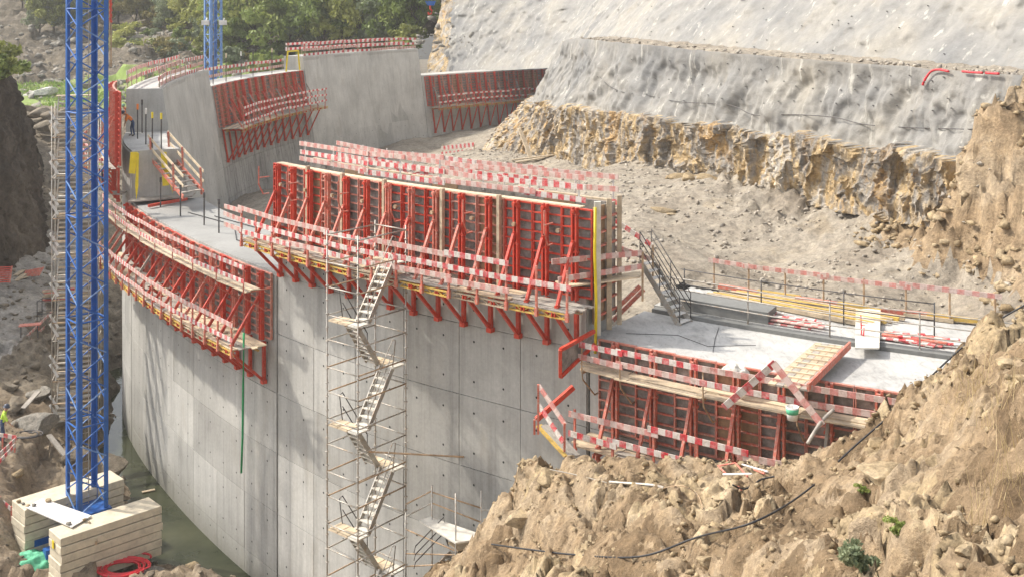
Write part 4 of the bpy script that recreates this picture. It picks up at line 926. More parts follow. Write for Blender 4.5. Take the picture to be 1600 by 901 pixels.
# ================================================================== TUBE SCAFFOLDS WITH STAIRS
def scaffold(label, F0, vL, vR, z0, z1, lift, group=None, phase=0.0, mats=('galv', 'rusty'), flights=True, detail=True, rot=False):
    F0 = Vector(F0); vL = Vector(vL); vR = Vector(vR); up = Vector((0, 0, 1)); th = thing('stair_scaffold', label, 'scaffold', (F0.x, F0.y, z0), group)
    Lp, Rp, Bp = F0 + vL, F0 + vR, F0 + vL + vR; r = .026
    for p in (F0, Lp, Rp, Bp):
        mb = MB(); mb.tube([p + up * z0, p + up * z1], r, 6); part('standard', mb, M['galv'], th, True)
        if detail:
            mb = MB()
            for i in range(int((z1 - z0) / .45)): mb.lathe([(.028, -.012), (.062, -.008), (.062, .008), (.028, .012)], 8, 0, (p.x, p.y, z0 + .2 + i * .45))
            part('rosette', mb, M['galv'], th)['kind'] = 'stuff'
    n = int((z1 - z0) / lift) + 1
    for i in range(n):
        z = z0 + .2 + phase + i * lift
        if z > z1 - .1: break
        for a, b in ((F0, Lp), (Rp, Bp)):
            for dz in (0, .9):
                if z + dz < z1 - .05: mb = MB(); mb.tube([a + up * (z + dz), b + up * (z + dz)], .024, 5); part('ledger', mb, M['galv'], th, True)
        for a, b in ((F0, Rp), (Lp, Bp)):
            for dz in (0, .45 * 2):
                if z + dz < z1 - .05: mb = MB(); mb.tube([a + up * (z + dz), b + up * (z + dz)], .026, 5); part('ledger', mb, M['rusty'] if (i + int(dz > 0)) % 2 else M['galv'], th, True)
    # dog-leg stair: flights run between the left landing and the right landing along vR
    if flights:
        fl = lift / 1.0; uR = vR.normalized(); uL = vL.normalized(); Lr = vR.length
        z = z0 + phase; k = 0
        while z + fl < z1 - .9:
            lo_near = (k % 2 == 0)
            side = .06 if lo_near else .52                   # the two flights lie side by side
            w = .58 * (vL.length / 1.5)
            s0, s1 = (.55, Lr - .5) if True else (0, 0)
            a = F0 + vL * side + uR * (s0 if lo_near else s1) + up * z; b = F0 + vL * side + uR * (s1 if lo_near else s0) + up * (z + fl)
            mb = MB(); mb.beam(a + uL * .03, b + uL * .03, .04, .16); f_ = part('stair_flight', mb, M['galv'], th); nst = 8
            mb = MB(); mb.beam(a + uL * w, b + uL * w, .04, .16); part('stringer', mb, M['galv'], f_)
            for j in range(nst):
                t = (j + .5) / nst; c = a + (b - a) * t; mb = MB(); mb.beam(c + uL * .05, c + uL * (w - .02), .22, .035, 0, up); part('tread', mb, M['tarp'], f_)
            hb = MB(); o = uL * (w if not lo_near else .03)
            for hh in (.95, .5): hb.tube([a + o + up * hh, b + o + up * hh], .018, 5)
            hb.tube([a + o, a + o + up * .95, ], .018, 5); hb.tube([b + o + up * .95, b + o - (b - a).normalized() * -.25 + up * .7, b + o], .018, 5); part('handrail', hb, M['steel_dark' if not lo_near else 'galv'], f_, True)
            # landing at the upper end
            e = Lr if lo_near else 0; e2 = (s1 - .02) if lo_near else (s0 + .02)
            for j in range(3):
                q0 = F0 + vL * (.04 + .32 * j) + uR * min(e, e2) + up * (z + fl); q1 = F0 + vL * (.04 + .32 * j) + uR * max(e, e2) + up * (z + fl)
                mb = MB(); wv = vL * .29; mb.hexa([q0, q1, q1 + wv, q0 + wv] + [x + up * .05 for x in (q0, q1, q1 + wv, q0 + wv)]); part('landing_plank', mb, M['wood_pale' if j else 'tarp'], th)
            z += fl; k += 1
    return th
S = .955
F0 = Vector((-5.13, 37.5, 0)) * S; vL = Vector((-1.18, .95, 0)) * S; vR = Vector((1.43, 1.75, 0)) * S
scaffold('tall tube scaffold with zigzag stairs against the middle dam wall', F0, vL, vR, 2.2, 15.9, 1.70, phase=.55)
# tube tie to the wall
mb = MB(); mb.tube([V(576, 705, 37.0), V(725, 713, 37.25)], .03, 6); single('wall_tie', mb, M['rusty'], 'horizontal tube tying the scaffold to the dam wall', 'tube')
# scaffold on the left, seen through the crane mast
P0 = V(81, 640, 55.5); P0.z = 0
scaffold('tall narrow stair scaffold rising behind the blue crane mast on the left shore', P0, (-.36, 1.3, 0), (2.1, .55, 0), 2.0, 18.2, 2.0, phase=.4, detail=False, flights=False)
lt = bpy.data.objects[-1] if False else [o for o in bpy.data.objects if o.name.startswith('stair_scaffold')][-1]
up = Vector((0, 0, 1))
for k in range(8):                                     # straight flights seen head on
    z = 2.6 + k * 2.0; a = P0 + Vector((.15, .1, z)); b = P0 + Vector((-.22, 1.4, z + 1.9)); w = Vector((1.55, .41, 0))
    mb = MB(); mb.beam(a, b, .05, .18); f_ = part('stair_flight', mb, M['galv'], lt)
    mb = MB(); mb.beam(a + w, b + w, .05, .18); part('stringer', mb, M['galv'], f_)
    for j in range(9):
        c = a + (b - a) * ((j + .5) / 9); mb = MB(); mb.beam(c + w * .03, c + w * .97, .26, .06, 0, up); part('tread', mb, M['galv' if j % 3 else 'wood'], f_)
    for hh in (.55, 1.0):
        mb = MB(); mb.beam(a + up * (hh + .3) - Vector((.28, .03, 0)), a + up * (hh - .35) + Vector((.1, .05, 0)), .05, .11); part('handrail', mb, M['white'], lt)
    q0 = P0 + Vector((-.3, 1.25, z + 1.92)); q = [q0, q0 + w * 1.2, q0 + w * 1.2 + Vector((-.1, .45, 0)), q0 + Vector((-.1, .45, 0))]
    mb = MB(); mb.hexa(q + [x + up * .05 for x in q]); part('landing_plank', mb, M['wood'], lt)
# low scaffold with a platform beside the earth bank
sp = thing('scaffold_platform', 'low tube scaffold with plank platform squeezed between dam wall and earth bank', 'scaffold', V(700, 900, 36.0))
for px, py0, py1, Y in ((675, 758, 960, 35.6), (712, 770, 960, 34.2), (752, 766, 900, 35.2), (634, 800, 960, 36.3)):
    mb = MB(); a = V(px, py0, Y); mb.tube([a, Vector((a.x, a.y, 3.0))], .026, 6); part('standard', mb, M['galv'], sp, True)
for (a, b) in (((634, 787, 36.3), (675, 766, 35.6)), ((675, 768, 35.6), (752, 793, 35.2)), ((675, 785, 35.6), (752, 815, 35.2)), ((634, 806, 36.3), (675, 785, 35.6)), ((634, 826, 36.3), (712, 860, 34.2)), ((634, 864, 36.3), (712, 866, 34.2)), ((634, 884, 36.3), (712, 880, 34.2)), ((752, 796, 35.2), (790, 797, 34.9))):
    mb = MB(); mb.tube([V(*a), V(*b)], .024, 5); part('ledger', mb, M['rusty' if random.random() < .5 else 'galv'], sp, True)
for i, q in enumerate((((655, 812), (672, 806), (765, 838), (712, 847)), ((700, 846), (765, 840), (775, 850), (715, 858)))):
    Dk = (815 * 35.4 / F) if i == 0 else (848 * 34.9 / F); pts = [U(px, py, Dk) for px, py in q]
    mb = MB(); mb.hexa([p - Vector((0, 0, .05)) for p in pts] + pts); part('deck_plank', mb, M['tarp' if i == 0 else 'wood_pale'], sp)
a = V(664, 905, 35.0); b = V(705, 862, 35.2)
mb = MB(); mb.beam(a, b, .04, .15); f_ = part('stair_flight', mb, M['galv'], sp)
o = Vector((.45, .35, 0)); mb = MB(); mb.beam(a + o, b + o, .04, .15); part('stringer', mb, M['galv'], f_)
for j in range(6):
    c = a + (b - a) * ((j + .5) / 6); mb = MB(); mb.beam(c, c + Vector((.45, .35, 0)), .2, .035, 0, up); part('tread', mb, M['tarp'], f_)
mb = MB()
for hh in (.5, .75, 1.0): mb.tube([a + Vector((-.35, .1, hh - .2)), a + Vector((-.3, .1, hh)), b + Vector((-.25, .2, hh)), b + Vector((-.1, .2, .1))], .018, 5)
part('handrail', mb, M['steel_dark'], sp, True)

# ================================================================== RAILS, PLANKS AND SMALL THINGS ON THE DAM
def arc_rail(label, a0, a1, r, z, n, heights, hpost, post='wood', mats=('stripe', 'stripe_faded'), seed=0, bh=.17, over=.15, group=None, extra=()):
    R = random.Random(seed); th = thing('guard_rail', label, 'guard rail', AP((a0 + a1) / 2, r, z), group)
    for k in range(n + 1):
        p = AP(a0 + (a1 - a0) * k / n, r, z); mb = MB(); mb.beam(p, p + up * hpost, .05, .05); part('rail_post', mb, M[post], th)
    for h in heights:
        k = 0
        while k < n:
            k2 = min(n, k + R.choice([1, 2, 2])); off = .045 + .03 * (k % 2)
            b0 = a0 + (a1 - a0) * (k - over) / n; b1 = a0 + (a1 - a0) * (k2 + over) / n
            board(AP(b0, r + off, z + h + R.uniform(-.06, .06)), AP(b1, r + off, z + h + R.uniform(-.06, .06)), bh, .028, M[R.choice(mats)], 'guard_board', th); k = k2
    for (fa_, fz, fb, fz2) in extra:
        board(AP(a0 + (a1 - a0) * fa_, r - .06, z + fz), AP(a0 + (a1 - a0) * fb, r - .06, z + fz2), bh, .028, M['stripe'], 'guard_board', th)
    return th
part('top_plank', arc_strip(124.8, 138.0, 64.02, 64.30, 17.02, 17.06), M['wood_pale'], fw_mid)
for k in range(12):
    part('rear_panel', arc_strip(124.75 + 1.11 * k, 124.75 + 1.11 * (k + 1) - .02, 62.66, 62.78, 15.2, 17.0 + .02 * (k % 3), 2), M['ply_tan' if k % 4 == 1 else 'ply'], fw_mid)
    part('top_plank', arc_strip(124.75 + 1.11 * k, 124.75 + 1.11 * (k + 1) - .03, 62.5, 62.65, 17.0, 17.06 + .02 * (k % 2), 2), M['wood'], fw_mid)
arc_rail('striped guard rail along the outer top edge of the middle block', 125.3, 137.3, 63.5, 17.05, 7, (.12, .42, .74), .84, 'white', seed=2)
arc_rail('striped guard rail on the rear platform of the middle block, with crossed boards', 125.0, 137.2, 61.9, 16.7, 9, (.18, .55, .95), 1.05, 'white', seed=5, extra=((.98, .95, .68, .2), (.45, .85, .66, .2)))
part('rear_deck', arc_strip(124.8, 137.8, 61.7, 62.6, 16.55, 16.68), M['wood'], fw_mid)
hg = MB(); hg.tube([(0, .30, -.75), (0, .55, -.75), (0, .75, -.35), (0, .75, .35)], .03, 5); hg.tube([(0, .28, -.1), (0, .75, -.1)], .025, 5)
hgm = hg.mesh('walkway_hanger', M['red_dusty'])
for a in (125.6, 128.4, 131.2, 133.6, 136.4, 138.2): put('walkway_hanger', hgm, fw_mid, mat=frame_of(a, False, 16.6, False))
for k in range(9):                                     # tie rods and washers between the two forms
    mb = MB(); a = 125.4 + k * 1.5; mb.tube([AP(a, RO + .36, 16.3), AP(a, 62.6, 16.3)], .018, 5); mb.tube([AP(a, RO + .30, 16.3), AP(a, RO + .38, 16.3)], .07, 8); part('tie_rod', mb, M['rusty'], fw_mid)
for k, pts_ in enumerate((((139.6, 63.2), (141.5, 62.2), (144, 62.8), (147, 61.6), (151, 62.4)), ((140.5, 61.4), (143, 61.9), (146, 61.0), (149.5, 61.6)))):
    mb = MB(); mb.tube([AP(a, r, 12.735) for a, r in pts_], .022, 5); single('site_cable', mb, M['black'], ('long dark cable snaking over the damp top of the left block', 'shorter dark cable nearer the inner edge of the left block top')[k], 'cable')
for k, pts_ in enumerate((((123.9, 63.2), (122.6, 62.4), (121.5, 62.9), (120.4, 62.0)), ((121.9, 60.9), (121.6, 62.0), (121.2, 63.3)))):
    mb = MB(); mb.tube([AP(a, r, 13.115) for a, r in pts_], .008, 5); single('site_cable', mb, M['black'], ('thin dark cable lying on the lower slab by the striped guard rail', 'thin dark line of cable across the lower slab')[k], 'cable')
# far blocks
arc_rail('striped guard rail along the inner top edge of the block left of the slim crane', 163.6, 179.4, r_in(18) + .25, 18.0, 9, (.12, .55, 1.05), 1.15, 'wood', seed=7, mats=('stripe_far', 'stripe_far', 'stripe_faded'), bh=.24)
arc_rail('striped guard rail along the outer top edge of the block left of the slim crane', 163.6, 179.4, RO - .1, 18.0, 9, (.5, 1.0), 1.1, 'wood', seed=8, mats=('stripe_far', 'stripe_far', 'stripe_faded'), bh=.24)
arc_rail('striped outer guard rail along the far block with dark red formwork', 180.6, 199, RO - .1, 16.7, 9, (.35, .9), 1.0, 'wood', seed=9, mats=('stripe_far', 'stripe_far', 'stripe_faded'), bh=.24)
arc_rail('striped inner guard rail on top of the tall far block', 200, 217.4, r_in(18) + .25, 18.0, 8, (.15, .6, 1.1), 1.2, 'wood', seed=10, mats=('stripe_far', 'stripe_far', 'stripe_faded'), bh=.24)
arc_rail('striped outer guard rail on top of the tall far block', 199.8, 217.4, RO - .2, 18.0, 8, (.6, 1.1), 1.2, 'wood', seed=11, mats=('stripe_far', 'stripe_far', 'stripe_faded'), bh=.24)
arc_rail('low striped guard rail along the rear edge of the upper slab', 114.4, 123.6, 57.2, 13.24, 7, (1.02,), 1.1, 'rusty', seed=13, mats=('stripe_faded', 'stripe'), bh=.15)
# starter pipes
def pipe(p, h, top, label, group, r=.045):
    mb = MB(); mb.tube([p, p + up * h * .86], r * .8, 6); mb.tube([p + up * h * .84, p + up * h], r * 1.35, 6, 1)
    return single('starter_pipe', mb, [M['steel_dark'], M[top]], label, 'pipe', group)
for px, py in ((251, 324), (282, 338), (319, 352), (342, 364), (378, 378)):
    pipe(U(px, py, 10.7), 1.55, 'steel_dark', 'dark threaded pipe standing upright on the left block top', 'dark pipes standing on the left block')
for px, py, t in ((215, 217, 'orange'), (228, 226, 'white'), (238, 234, 'yellow'), (252, 236, 'yellow'), (210, 205, 'orange'), (222, 208, 'steel_dark'), (206, 201, 'orange')):
    pipe(U(px, py, 8.0), 2.0, t, {'orange': 'dark pipe with orange cap upright near the two bent workers', 'white': 'dark pipe with pale cap upright on the pier block', 'yellow': 'dark pipe with yellow cap at the front of the pier block', 'steel_dark': 'plain dark pipe upright on the pier block top'}[t], 'capped pipes standing on the pier block')
for k, a in enumerate((182, 185, 188.2, 190.6, 194.2, 196.8)):
    pipe(AP(a, 62.3, 16.7), 2.3, ('steel_dark', 'wood_pale', 'white')[k % 3], 'tall thin pipe standing on the far block above the dark red formwork', 'thin pipes on the far block')
# yellow portal frame beside the tall far block
mb = MB(); a = AP(199.0, 62.2, 16.7); b = AP(196.6, 62.2, 16.7)
mb.beam(a, a + up * 1.9 + (b - a) * .12, .13, .13); mb.beam(b, b + up * 1.9 + (a - b) * .12, .13, .13); mb.beam(a + up * 1.87 + (b - a) * .1, b + up * 1.87 + (a - b) * .1, .13, .13)
single('steel_portal', mb, M['yellow'], 'yellow steel portal frame beside the tall far block', 'frame')
# yellow sheets on the pier end
def sheet_on(pts, Y, name, label, mat, cat='sheet'):
    mb = MB(); n = len(pts); f = [V(px, py, Y + .04 * math.sin(i * 2.1)) for i, (px, py) in enumerate(pts)]; bk = [p + Vector((0, .03, 0)) for p in f]
    mb.add(f + bk, [tuple(range(n)), tuple(reversed(range(n, 2 * n)))] + [(i, i + n, (i + 1) % n + n, (i + 1) % n) for i in range(n)])
    return single(name, mb, mat, label, cat)
for o_ in (0,):
    sheet_on(((204, 238), (215, 238), (211, 272), (201, 271)), 59.2, 'yellow_sheet', 'wide yellow sheet hanging on the left corner of the pier block', M['yellow'])
    sheet_on(((214, 238), (217, 240), (216, 290), (213, 313), (211, 290)), 59.0, 'yellow_strip', 'long narrow yellow strip hanging down the pier end beside the wide sheet', M['yellow'])
    sheet_on(((251, 237), (260, 238), (264, 290), (254, 291)), 59.4, 'yellow_sheet', 'yellow sheet with ragged corner on the right side of the pier end', M['yellow'])
    sheet_on(((260, 250), (270, 303), (264, 285)), 59.5, 'yellow_strip', 'thin pointed yellow strip on the right side of the pier end', M['yellow'])
# timber stair from the pier block down its inner side
ts = thing('timber_stair', 'timber stair with red posts descending beside the pier block', 'stair', V(290, 305, 60))
a0_, a1_ = V(262, 236, 61.5), V(318, 300, 58.0)
for o in (Vector((0, 0, 0)), Vector((-.75, -1.0, -.1))):
    mb = MB(); mb.beam(a0_ + o, a1_ + o, .06, .22); part('stringer', mb, M['red_dusty'], ts)
for j in range(9):
    c = a0_ + (a1_ - a0_) * ((j + .5) / 9); mb = MB(); mb.beam(c + Vector((-.78, -1.03, 0)), c + Vector((.02, .03, 0)), .26, .045, 0, up); part('tread', mb, M['wood_grey'], ts)
for t, o in ((.05, 0), (.45, 0), (.95, 0), (.1, 1), (.75, 1)):
    c = a0_ + (a1_ - a0_) * t + Vector((-.75, -1.0, -.1)) * o; mb = MB(); mb.beam(c - up * .25, c + up * 1.15 + Vector((-.06, 0, 0)), .09, .11); part('stair_post', mb, M['red_dusty'], ts)
for hh in (.55, 1.05):
    for o in (Vector((0, 0, 0)), Vector((-.75, -1.0, -.1))):
        mb = MB(); mb.beam(a0_ + o + up * hh, a1_ + o + up * hh, .04, .14); part('stair_rail', mb, M['wood_pale'], ts)
mb = MB(); q = [U(200, 315, 10.45), U(300, 306, 10.45), U(306, 300, 10.45), U(206, 306, 10.45)]; mb.hexa([p - up * .07 for p in q] + q); single('landing_board', mb, M['wood_grey'], 'grey landing board along the foot of the pier block', 'board')
mb = MB(); mb.beam(U(232, 322, 10.55), U(292, 311, 10.55), .12, .14); single('red_beam', mb, M['red'], 'red steel beam lying at the foot of the pier block', 'beam')

# ------------------------------------------------------------------ right end of the middle block
ef = thing('end_formwork', 'end shutter of the middle block with bleached timber studs', 'formwork', AP(124.5, 63, 13.2))
for k, (r0_, r1_) in enumerate(((62.75, 63.4), (63.42, 64.1))):
    a = AP(124.52, r0_, 13.5); b = AP(124.52, r1_, 13.5); mb = MB(); t = TAN(124.5) * -1
    if t.x < 0: t = -t
    mb.hexa([a, b, b + t * .05, a + t * .05] + [x + up * 3.55 for x in (a, b, b + t * .05, a + t * .05)]); p = part('form_panel', mb, M['ply_tan' if k == 1 else 'wood_grey'], ef)
    for z in np.arange(13.7, 17, .42):
        mb = MB(); mb.hexa([x + t * .052 + up * (z - 13.5) for x in (a, b, b + t * .09, a + t * .09)] + [x + t * .052 + up * (z - 13.44) for x in (a, b, b + t * .09, a + t * .09)]); part('rib', mb, M['red_dusty'], p)
for r_, w_ in ((62.75, .14), (63.4, .16), (64.12, .2)):
    p = AP(124.5, r_, 13.2) + t * .17; mb = MB(); mb.beam(p, p + up * 4.05, w_, .12); part('timber_stud', mb, M['wood' if r_ < 64 else 'tarp'], ef)
mb = MB(); p = AP(124.5, 64.3, 12.7) + t * .2; mb.tube([p, p + up * 1.5 + t * .03, p + up * 3 - t * .02, p + up * 4.4], .05, 6); single('yellow_hose', mb, M['yellow'], 'yellow hose hanging down the right corner of the middle block', 'hose', None, True)
ep = thing('end_platform', 'striped rail and plank platform wrapping the right end of the middle block', 'platform', V(950, 440, 34.2))
for (a, b, hgt) in (((862, 409, 33.9), (1003, 395, 35.0), .17), ((872, 437, 33.9), (1003, 416, 35.0), .17), ((962, 345, 37.6), (1020, 385, 36.6), .16), ((962, 385, 37.4), (1016, 405, 36.6), .16), ((945, 378, 36.8), (985, 402, 36.2), .15)):
    board(V(*a), V(*b), hgt, .03, M[random.choice(['stripe', 'stripe_faded'])], 'guard_board', ep)
for (px, y0_, y1_, Y) in ((1004, 393, 470, 35.0), (1020, 383, 440, 36.6), (966, 350, 440, 37.4)):
    mb = MB(); mb.beam(V(px, y1_, Y), V(px, y0_, Y), .06, .06); part('rail_post', mb, M['rusty'], ep)
for i in range(5):
    mb = MB(); o = Vector((.05 * i, .2 * i, 0)); mb.beam(V(885 - 6 * i, 447 + i, 34.0) + o, V(997, 432 + i, 35.2) + o, .22, .045); part('deck_plank', mb, M[('wood_pale', 'wood')[i % 2]], ep)
for a, b in (((942, 502, 35.6), (1000, 447, 35.6)), ((958, 500, 36.6), (1006, 452, 36.6))):
    mb = MB(); mb.beam(V(*a), V(*b), .1, .12); part('strut', mb, M['red_dusty'], ep)
# steel stair from that platform to the slab
st = thing('steel_stair', 'galvanised steel stair from the end platform down to the slab', 'stair', V(1062, 512, 35.9))
a = V(1000, 408, 36.4); b = V(1062, 510, 35.7)
for o in (Vector((0, 0, 0)), Vector((.42, .45, 0))): mb = MB(); mb.beam(a + o, b + o, .045, .17); part('stringer', mb, M['galv'], st)
for j in range(9):
    c = a + (b - a) * ((j + .5) / 9); mb = MB(); mb.beam(c + Vector((.02, .02, 0)), c + Vector((.40, .43, 0)), .2, .035, 0, up); part('tread', mb, M['white'], st)
for o in (Vector((0, 0, 0)), Vector((.42, .45, 0))):
    mb = MB()
    for hh in (.45, .7, .95): mb.tube([a + o + up * hh, b + o + up * hh, b + o + up * (hh * .3)], .017, 5)
    for t_ in (0, .5, 1): c = a + o + (b - a) * t_; mb.tube([c, c + up * .95], .017, 5)
    part('handrail', mb, M['steel_dark'], st, True)
# tube railing along the kerb, with mid rails
tr = thing('tube_railing', 'grey tube railing with mid rails along the kerb between the two slabs', 'railing', AP(115, 60.45, 13.22))
for k in range(8):
    p = AP(123.6 - k * 2.45, 60.42, 13.2); mb = MB(); mb.tube([p, p + up * 1.12], .024, 6); part('rail_post', mb, M['galv'], tr, True)
for h in (.4, .75, 1.1):
    mb = MB(); mb.tube([AP(124.1 - k * 1.0, 60.45, 13.2 + h + .012 * math.sin(k)) for k in range(19)], .02, 6); part('rail_tube', mb, M['galv'], tr, True)
tr2 = thing('tube_railing', 'short tube railing round the stair foot on the upper slab', 'railing', AP(122, 58, 13.3))
for a_ in (123.9, 121.2, 118.6, 116): p = AP(a_, 59.0, 13.24); mb = MB(); mb.tube([p, p + up * 1.05], .022, 6); part('rail_post', mb, M['steel_dark'], tr2, True)
for h in (.5, 1.0): mb = MB(); mb.tube([AP(124 - k, 59.0, 13.24 + h) for k in range(9)], .018, 6); part('rail_tube', mb, M['steel_dark'], tr2, True)
# boards and timber on the slabs
for i in range(18):
    a_ = random.uniform(120.4, 122.2); r_ = random.uniform(59.4, 60.1); da = random.uniform(.9, 1.7); z = 13.27 + .03 * (i % 5)
    o = board(AP(a_, r_, z), AP(a_ - da, r_ + random.uniform(-.35, .35), z + .03), .035, .16, M[random.choice(['stripe', 'stripe_faded', 'stripe'])], 'loose_board', None)
    tag(o, 'loose striped board in the pile on the upper slab left of the ramp', 'board', 'striped boards piled left of the ramp')
for i in range(14):
    a_ = random.uniform(116.8, 117.5); r_ = random.uniform(59.4, 60.1); da = random.uniform(1.0, 2.0); z = 13.27 + .03 * (i % 5)
    o = board(AP(a_, r_, z), AP(a_ - da, r_ + random.uniform(-.35, .35), z + .03), .035, .16, M[random.choice(['stripe', 'red_dusty', 'stripe'])], 'loose_board', None)
    tag(o, 'loose striped board in the pile on the upper slab right of the ramp', 'board', 'striped boards piled right of the ramp')
for i in range(7):
    mb = MB(); a_ = 123.4 - i * .15; mb.beam(AP(a_, 58.2 - .16 * i, 13.33), AP(a_ - 5.5, 59.0 - .22 * i, 13.35), .12, .12)
    single('timber_beam', mb, M['beam' if i % 2 else 'wood'], 'long yellow timber beam lying on the upper slab near the steel stair', 'timber beam', 'timber beams lying on the upper slab')
for i in range(12):
    a_ = 114.2 + i * .7; mb = MB(); mb.beam(AP(a_, 57.0 + .09 * (i % 3), 13.32 + .05 * (i % 2)), AP(a_ + 1.5, 57.05 + .06 * (i % 4), 13.33 + .06 * (i % 2)), .18, .12)
    single('edge_timber', mb, M[('wood_pale', 'beam', 'wood', 'red_dusty')[i % 4]], {0: 'pale timber laid along the rear edge of the upper slab', 1: 'yellow timber laid along the rear edge of the upper slab', 2: 'weathered timber laid along the rear edge of the upper slab', 3: 'reddish timber laid along the rear edge of the upper slab'}[i % 4], 'timber', 'timbers along the rear edge of the upper slab')
mb = MB(); q = [U(1337, 482, 10.0), U(1376, 481, 10.0), U(1374, 543, 10.0), U(1336, 543, 10.0)]
mb.hexa([p - up * .04 for p in q] + q); single('pale_panel', mb, M['tarp'], 'pale formwork panel with red scribble lying on the upper slab', 'panel')
mb = MB()
for k, (x0, y0, x1, y1) in enumerate(((1345, 492, 1346, 522), (1345, 508, 1352, 507), (1350, 512, 1349, 524), (1346, 523, 1352, 524))):
    mb.beam(U(x0, y0, 9.995), U(x1, y1, 9.995), .035, .006)
single('scribble', mb, M['red_hose'], 'red painted scribble on the pale panel', 'marking')
# plank ramp over the kerb
Zr = 13.30
rq = [U(1274, 534, H - Zr - .12), U(1328, 541, H - Zr - .12), U(1262, 608, H - Zr), U(1199, 598, H - Zr)]
ra = thing('plank_ramp', 'plank ramp with cross battens bridging the kerb onto the lower slab', 'ramp', rq[3])
for k in range(5):
    f0, f1 = k / 5 + .008, (k + 1) / 5 - .008; L_ = lambda i, j, f: rq[i] + (rq[j] - rq[i]) * f
    q = [L_(3, 2, f0), L_(3, 2, f1), L_(0, 1, f1), L_(0, 1, f0)]; mb = MB(); mb.hexa([p - up * .05 for p in q] + q); part('ramp_plank', mb, M[('wood', 'wood_grey', 'wood')[k % 3]], ra)
for k in range(9):
    f = (k + .6) / 9.4; a = rq[3] + (rq[0] - rq[3]) * f; b = rq[2] + (rq[1] - rq[2]) * f; mb = MB(); mb.beam(a + (b - a) * .1 + up * .02, a + (b - a) * .85 + up * .02, .06, .045); part('batten', mb, M['wood_pale'], ra)
mb = MB(); mb.beam(rq[2] + up * .05, rq[1] + up * .05, .06, .2); part('side_board', mb, M['red_dusty'], ra)
# striped A-shaped boards, bucket, white sack, red end plate on the slab front
ab = thing('striped_trestle', 'two striped boards leaning together like a tent on the slab edge', 'trestle', V(1210, 640, 29.2))
board(V(1131, 636, 29.6), V(1212, 566, 29.4), .19, .03, M['stripe'], 'guard_board', ab); board(V(1208, 566, 29.3), V(1285, 664, 28.6), .19, .03, M['stripe_faded'], 'guard_board', ab)
p = V(1238, 655, 28.9)
mb = MB(); mb.lathe([(.13, 0), (.17, .34), (.155, .34), (.12, .03)], 14, 0, p); mb.tube([p + Vector((-.16, 0, .32)), p + Vector((-.1, -.03, .1)), p + Vector((.1, -.03, .1)), p + Vector((.16, 0, .32))], .008, 4, 1); mb.lathe([(.15, .16), (.165, .30), (.168, .30), (.153, .16)], 14, 1, p)
single('bucket', mb, [M['white'], M['green_net']], 'white and green bucket standing on the plank walkway', 'bucket', None, True)
heap(U(1147, 583, 10.28), .42, .28, .20, M['tarp'], 'crumpled whitish sack lying on the lower slab', 'sack', 'sack', 14)
rp = thing('red_end_plate', 'red framed dark plate closing the left end of the slab formwork', 'plate', V(895, 560, 32.9))
pa, pb = V(872, 545, 32.6), V(925, 516, 33.9); dn = Vector((0, 0, -.78)); th_ = Vector((.05, -.05, 0))
mb = MB(); mb.hexa([pa + dn, pb + dn * .5, pb + dn * .5 + th_, pa + dn + th_, pa, pb, pb + th_, pa + th_]); part('plate', mb, M['ply'], rp)
for x, y in ((pa, pb), (pa + dn, pb + dn * .5), (pa, pa + dn)):
    mb = MB(); mb.beam(x + th_ * 1.2, y + th_ * 1.2, .10, .10); part('plate_rim', mb, M['red'], rp)
lp = thing('corner_platform', 'small striped corner platform left of the slab formwork', 'platform', V(860, 690, 32))
for (a, b, m_) in (((842, 602, 31.5), (884, 664, 30.8), 'stripe_faded'), ((842, 632, 31.5), (880, 690, 30.8), 'stripe')): board(V(*a), V(*b), .15, .03, M[m_], 'guard_board', lp)
for (px, y0, y1, Y) in ((841, 600, 678, 31.5), (882, 660, 705, 30.8), (835, 655, 678, 31.8)): mb = MB(); mb.beam(V(px, y1, Y), V(px, y0, Y), .06, .06); part('rail_post', mb, M['red_dusty'], lp)
mb = MB(); mb.beam(V(838, 655, 32.6), V(896, 604, 33.0), .12, .14); part('strut', mb, M['red'], lp)
for i in range(3): mb = MB(); mb.beam(V(842 + 7 * i, 664, 32.2), V(886 + 8 * i, 712, 31.2), .2, .05); part('deck_plank', mb, M['wood_grey' if i else 'beam'], lp)

# ================================================================== THINGS LYING ON THE BANK AND CLIFF
def on_bank(px, py, lift=.03): 
    p = seen(bank_at, px, py, 13, 34); p.z = float(bank_at(p.x, p.y)) + lift; return p
def spline(pts, k=6):
    pts = [Vector(p) for p in pts]; out = []
    P_ = [pts[0]] + pts + [pts[-1]]
    for i in range(1, len(P_) - 2):
        a, b, c, d = P_[i - 1], P_[i], P_[i + 1], P_[i + 2]
        for j in range(k):
            t = j / k; out.append(.5 * ((2 * b) + (c - a) * t + (2 * a - 5 * b + 4 * c - d) * t * t + (-a + 3 * b - 3 * c + d) * t ** 3))
    return out + [pts[-1]]
def line(pts, r, mat, name, label, cat, group=None, n=6):
    mb = MB(); mb.tube(spline(pts), r, n); return single(name, mb, mat, label, cat, group, True)
cab = [on_bank(px, py, .10) for px, py in ((768, 856), (830, 867), (900, 877), (1000, 878), (1090, 860), (1180, 826), (1260, 775), (1330, 715))]
cab += [V(1400, 640, 25.0), V(1450, 592, 25.2), V(1500, 545, 25.3), V(1550, 506, 25.2), V(1605, 474, 25.0)]
line(cab, .020, M['black'], 'black_cable', 'thick black cable draped across the earth bank from lower left to upper right', 'cable')
line([on_bank(px, py, .05) for px, py in ((952, 761), (985, 762), (1015, 763), (1030, 766), (1036, 772))], .035, M['galv'], 'grey_pipe', 'grey bent pipe lying on the earth bank', 'pipe')
line([on_bank(px, py, .04) for px, py in ((860, 738), (900, 748), (948, 760))], .012, M['wood_grey'], 'thin_wire', 'thin pale wire left of the bent pipe on the bank', 'wire')
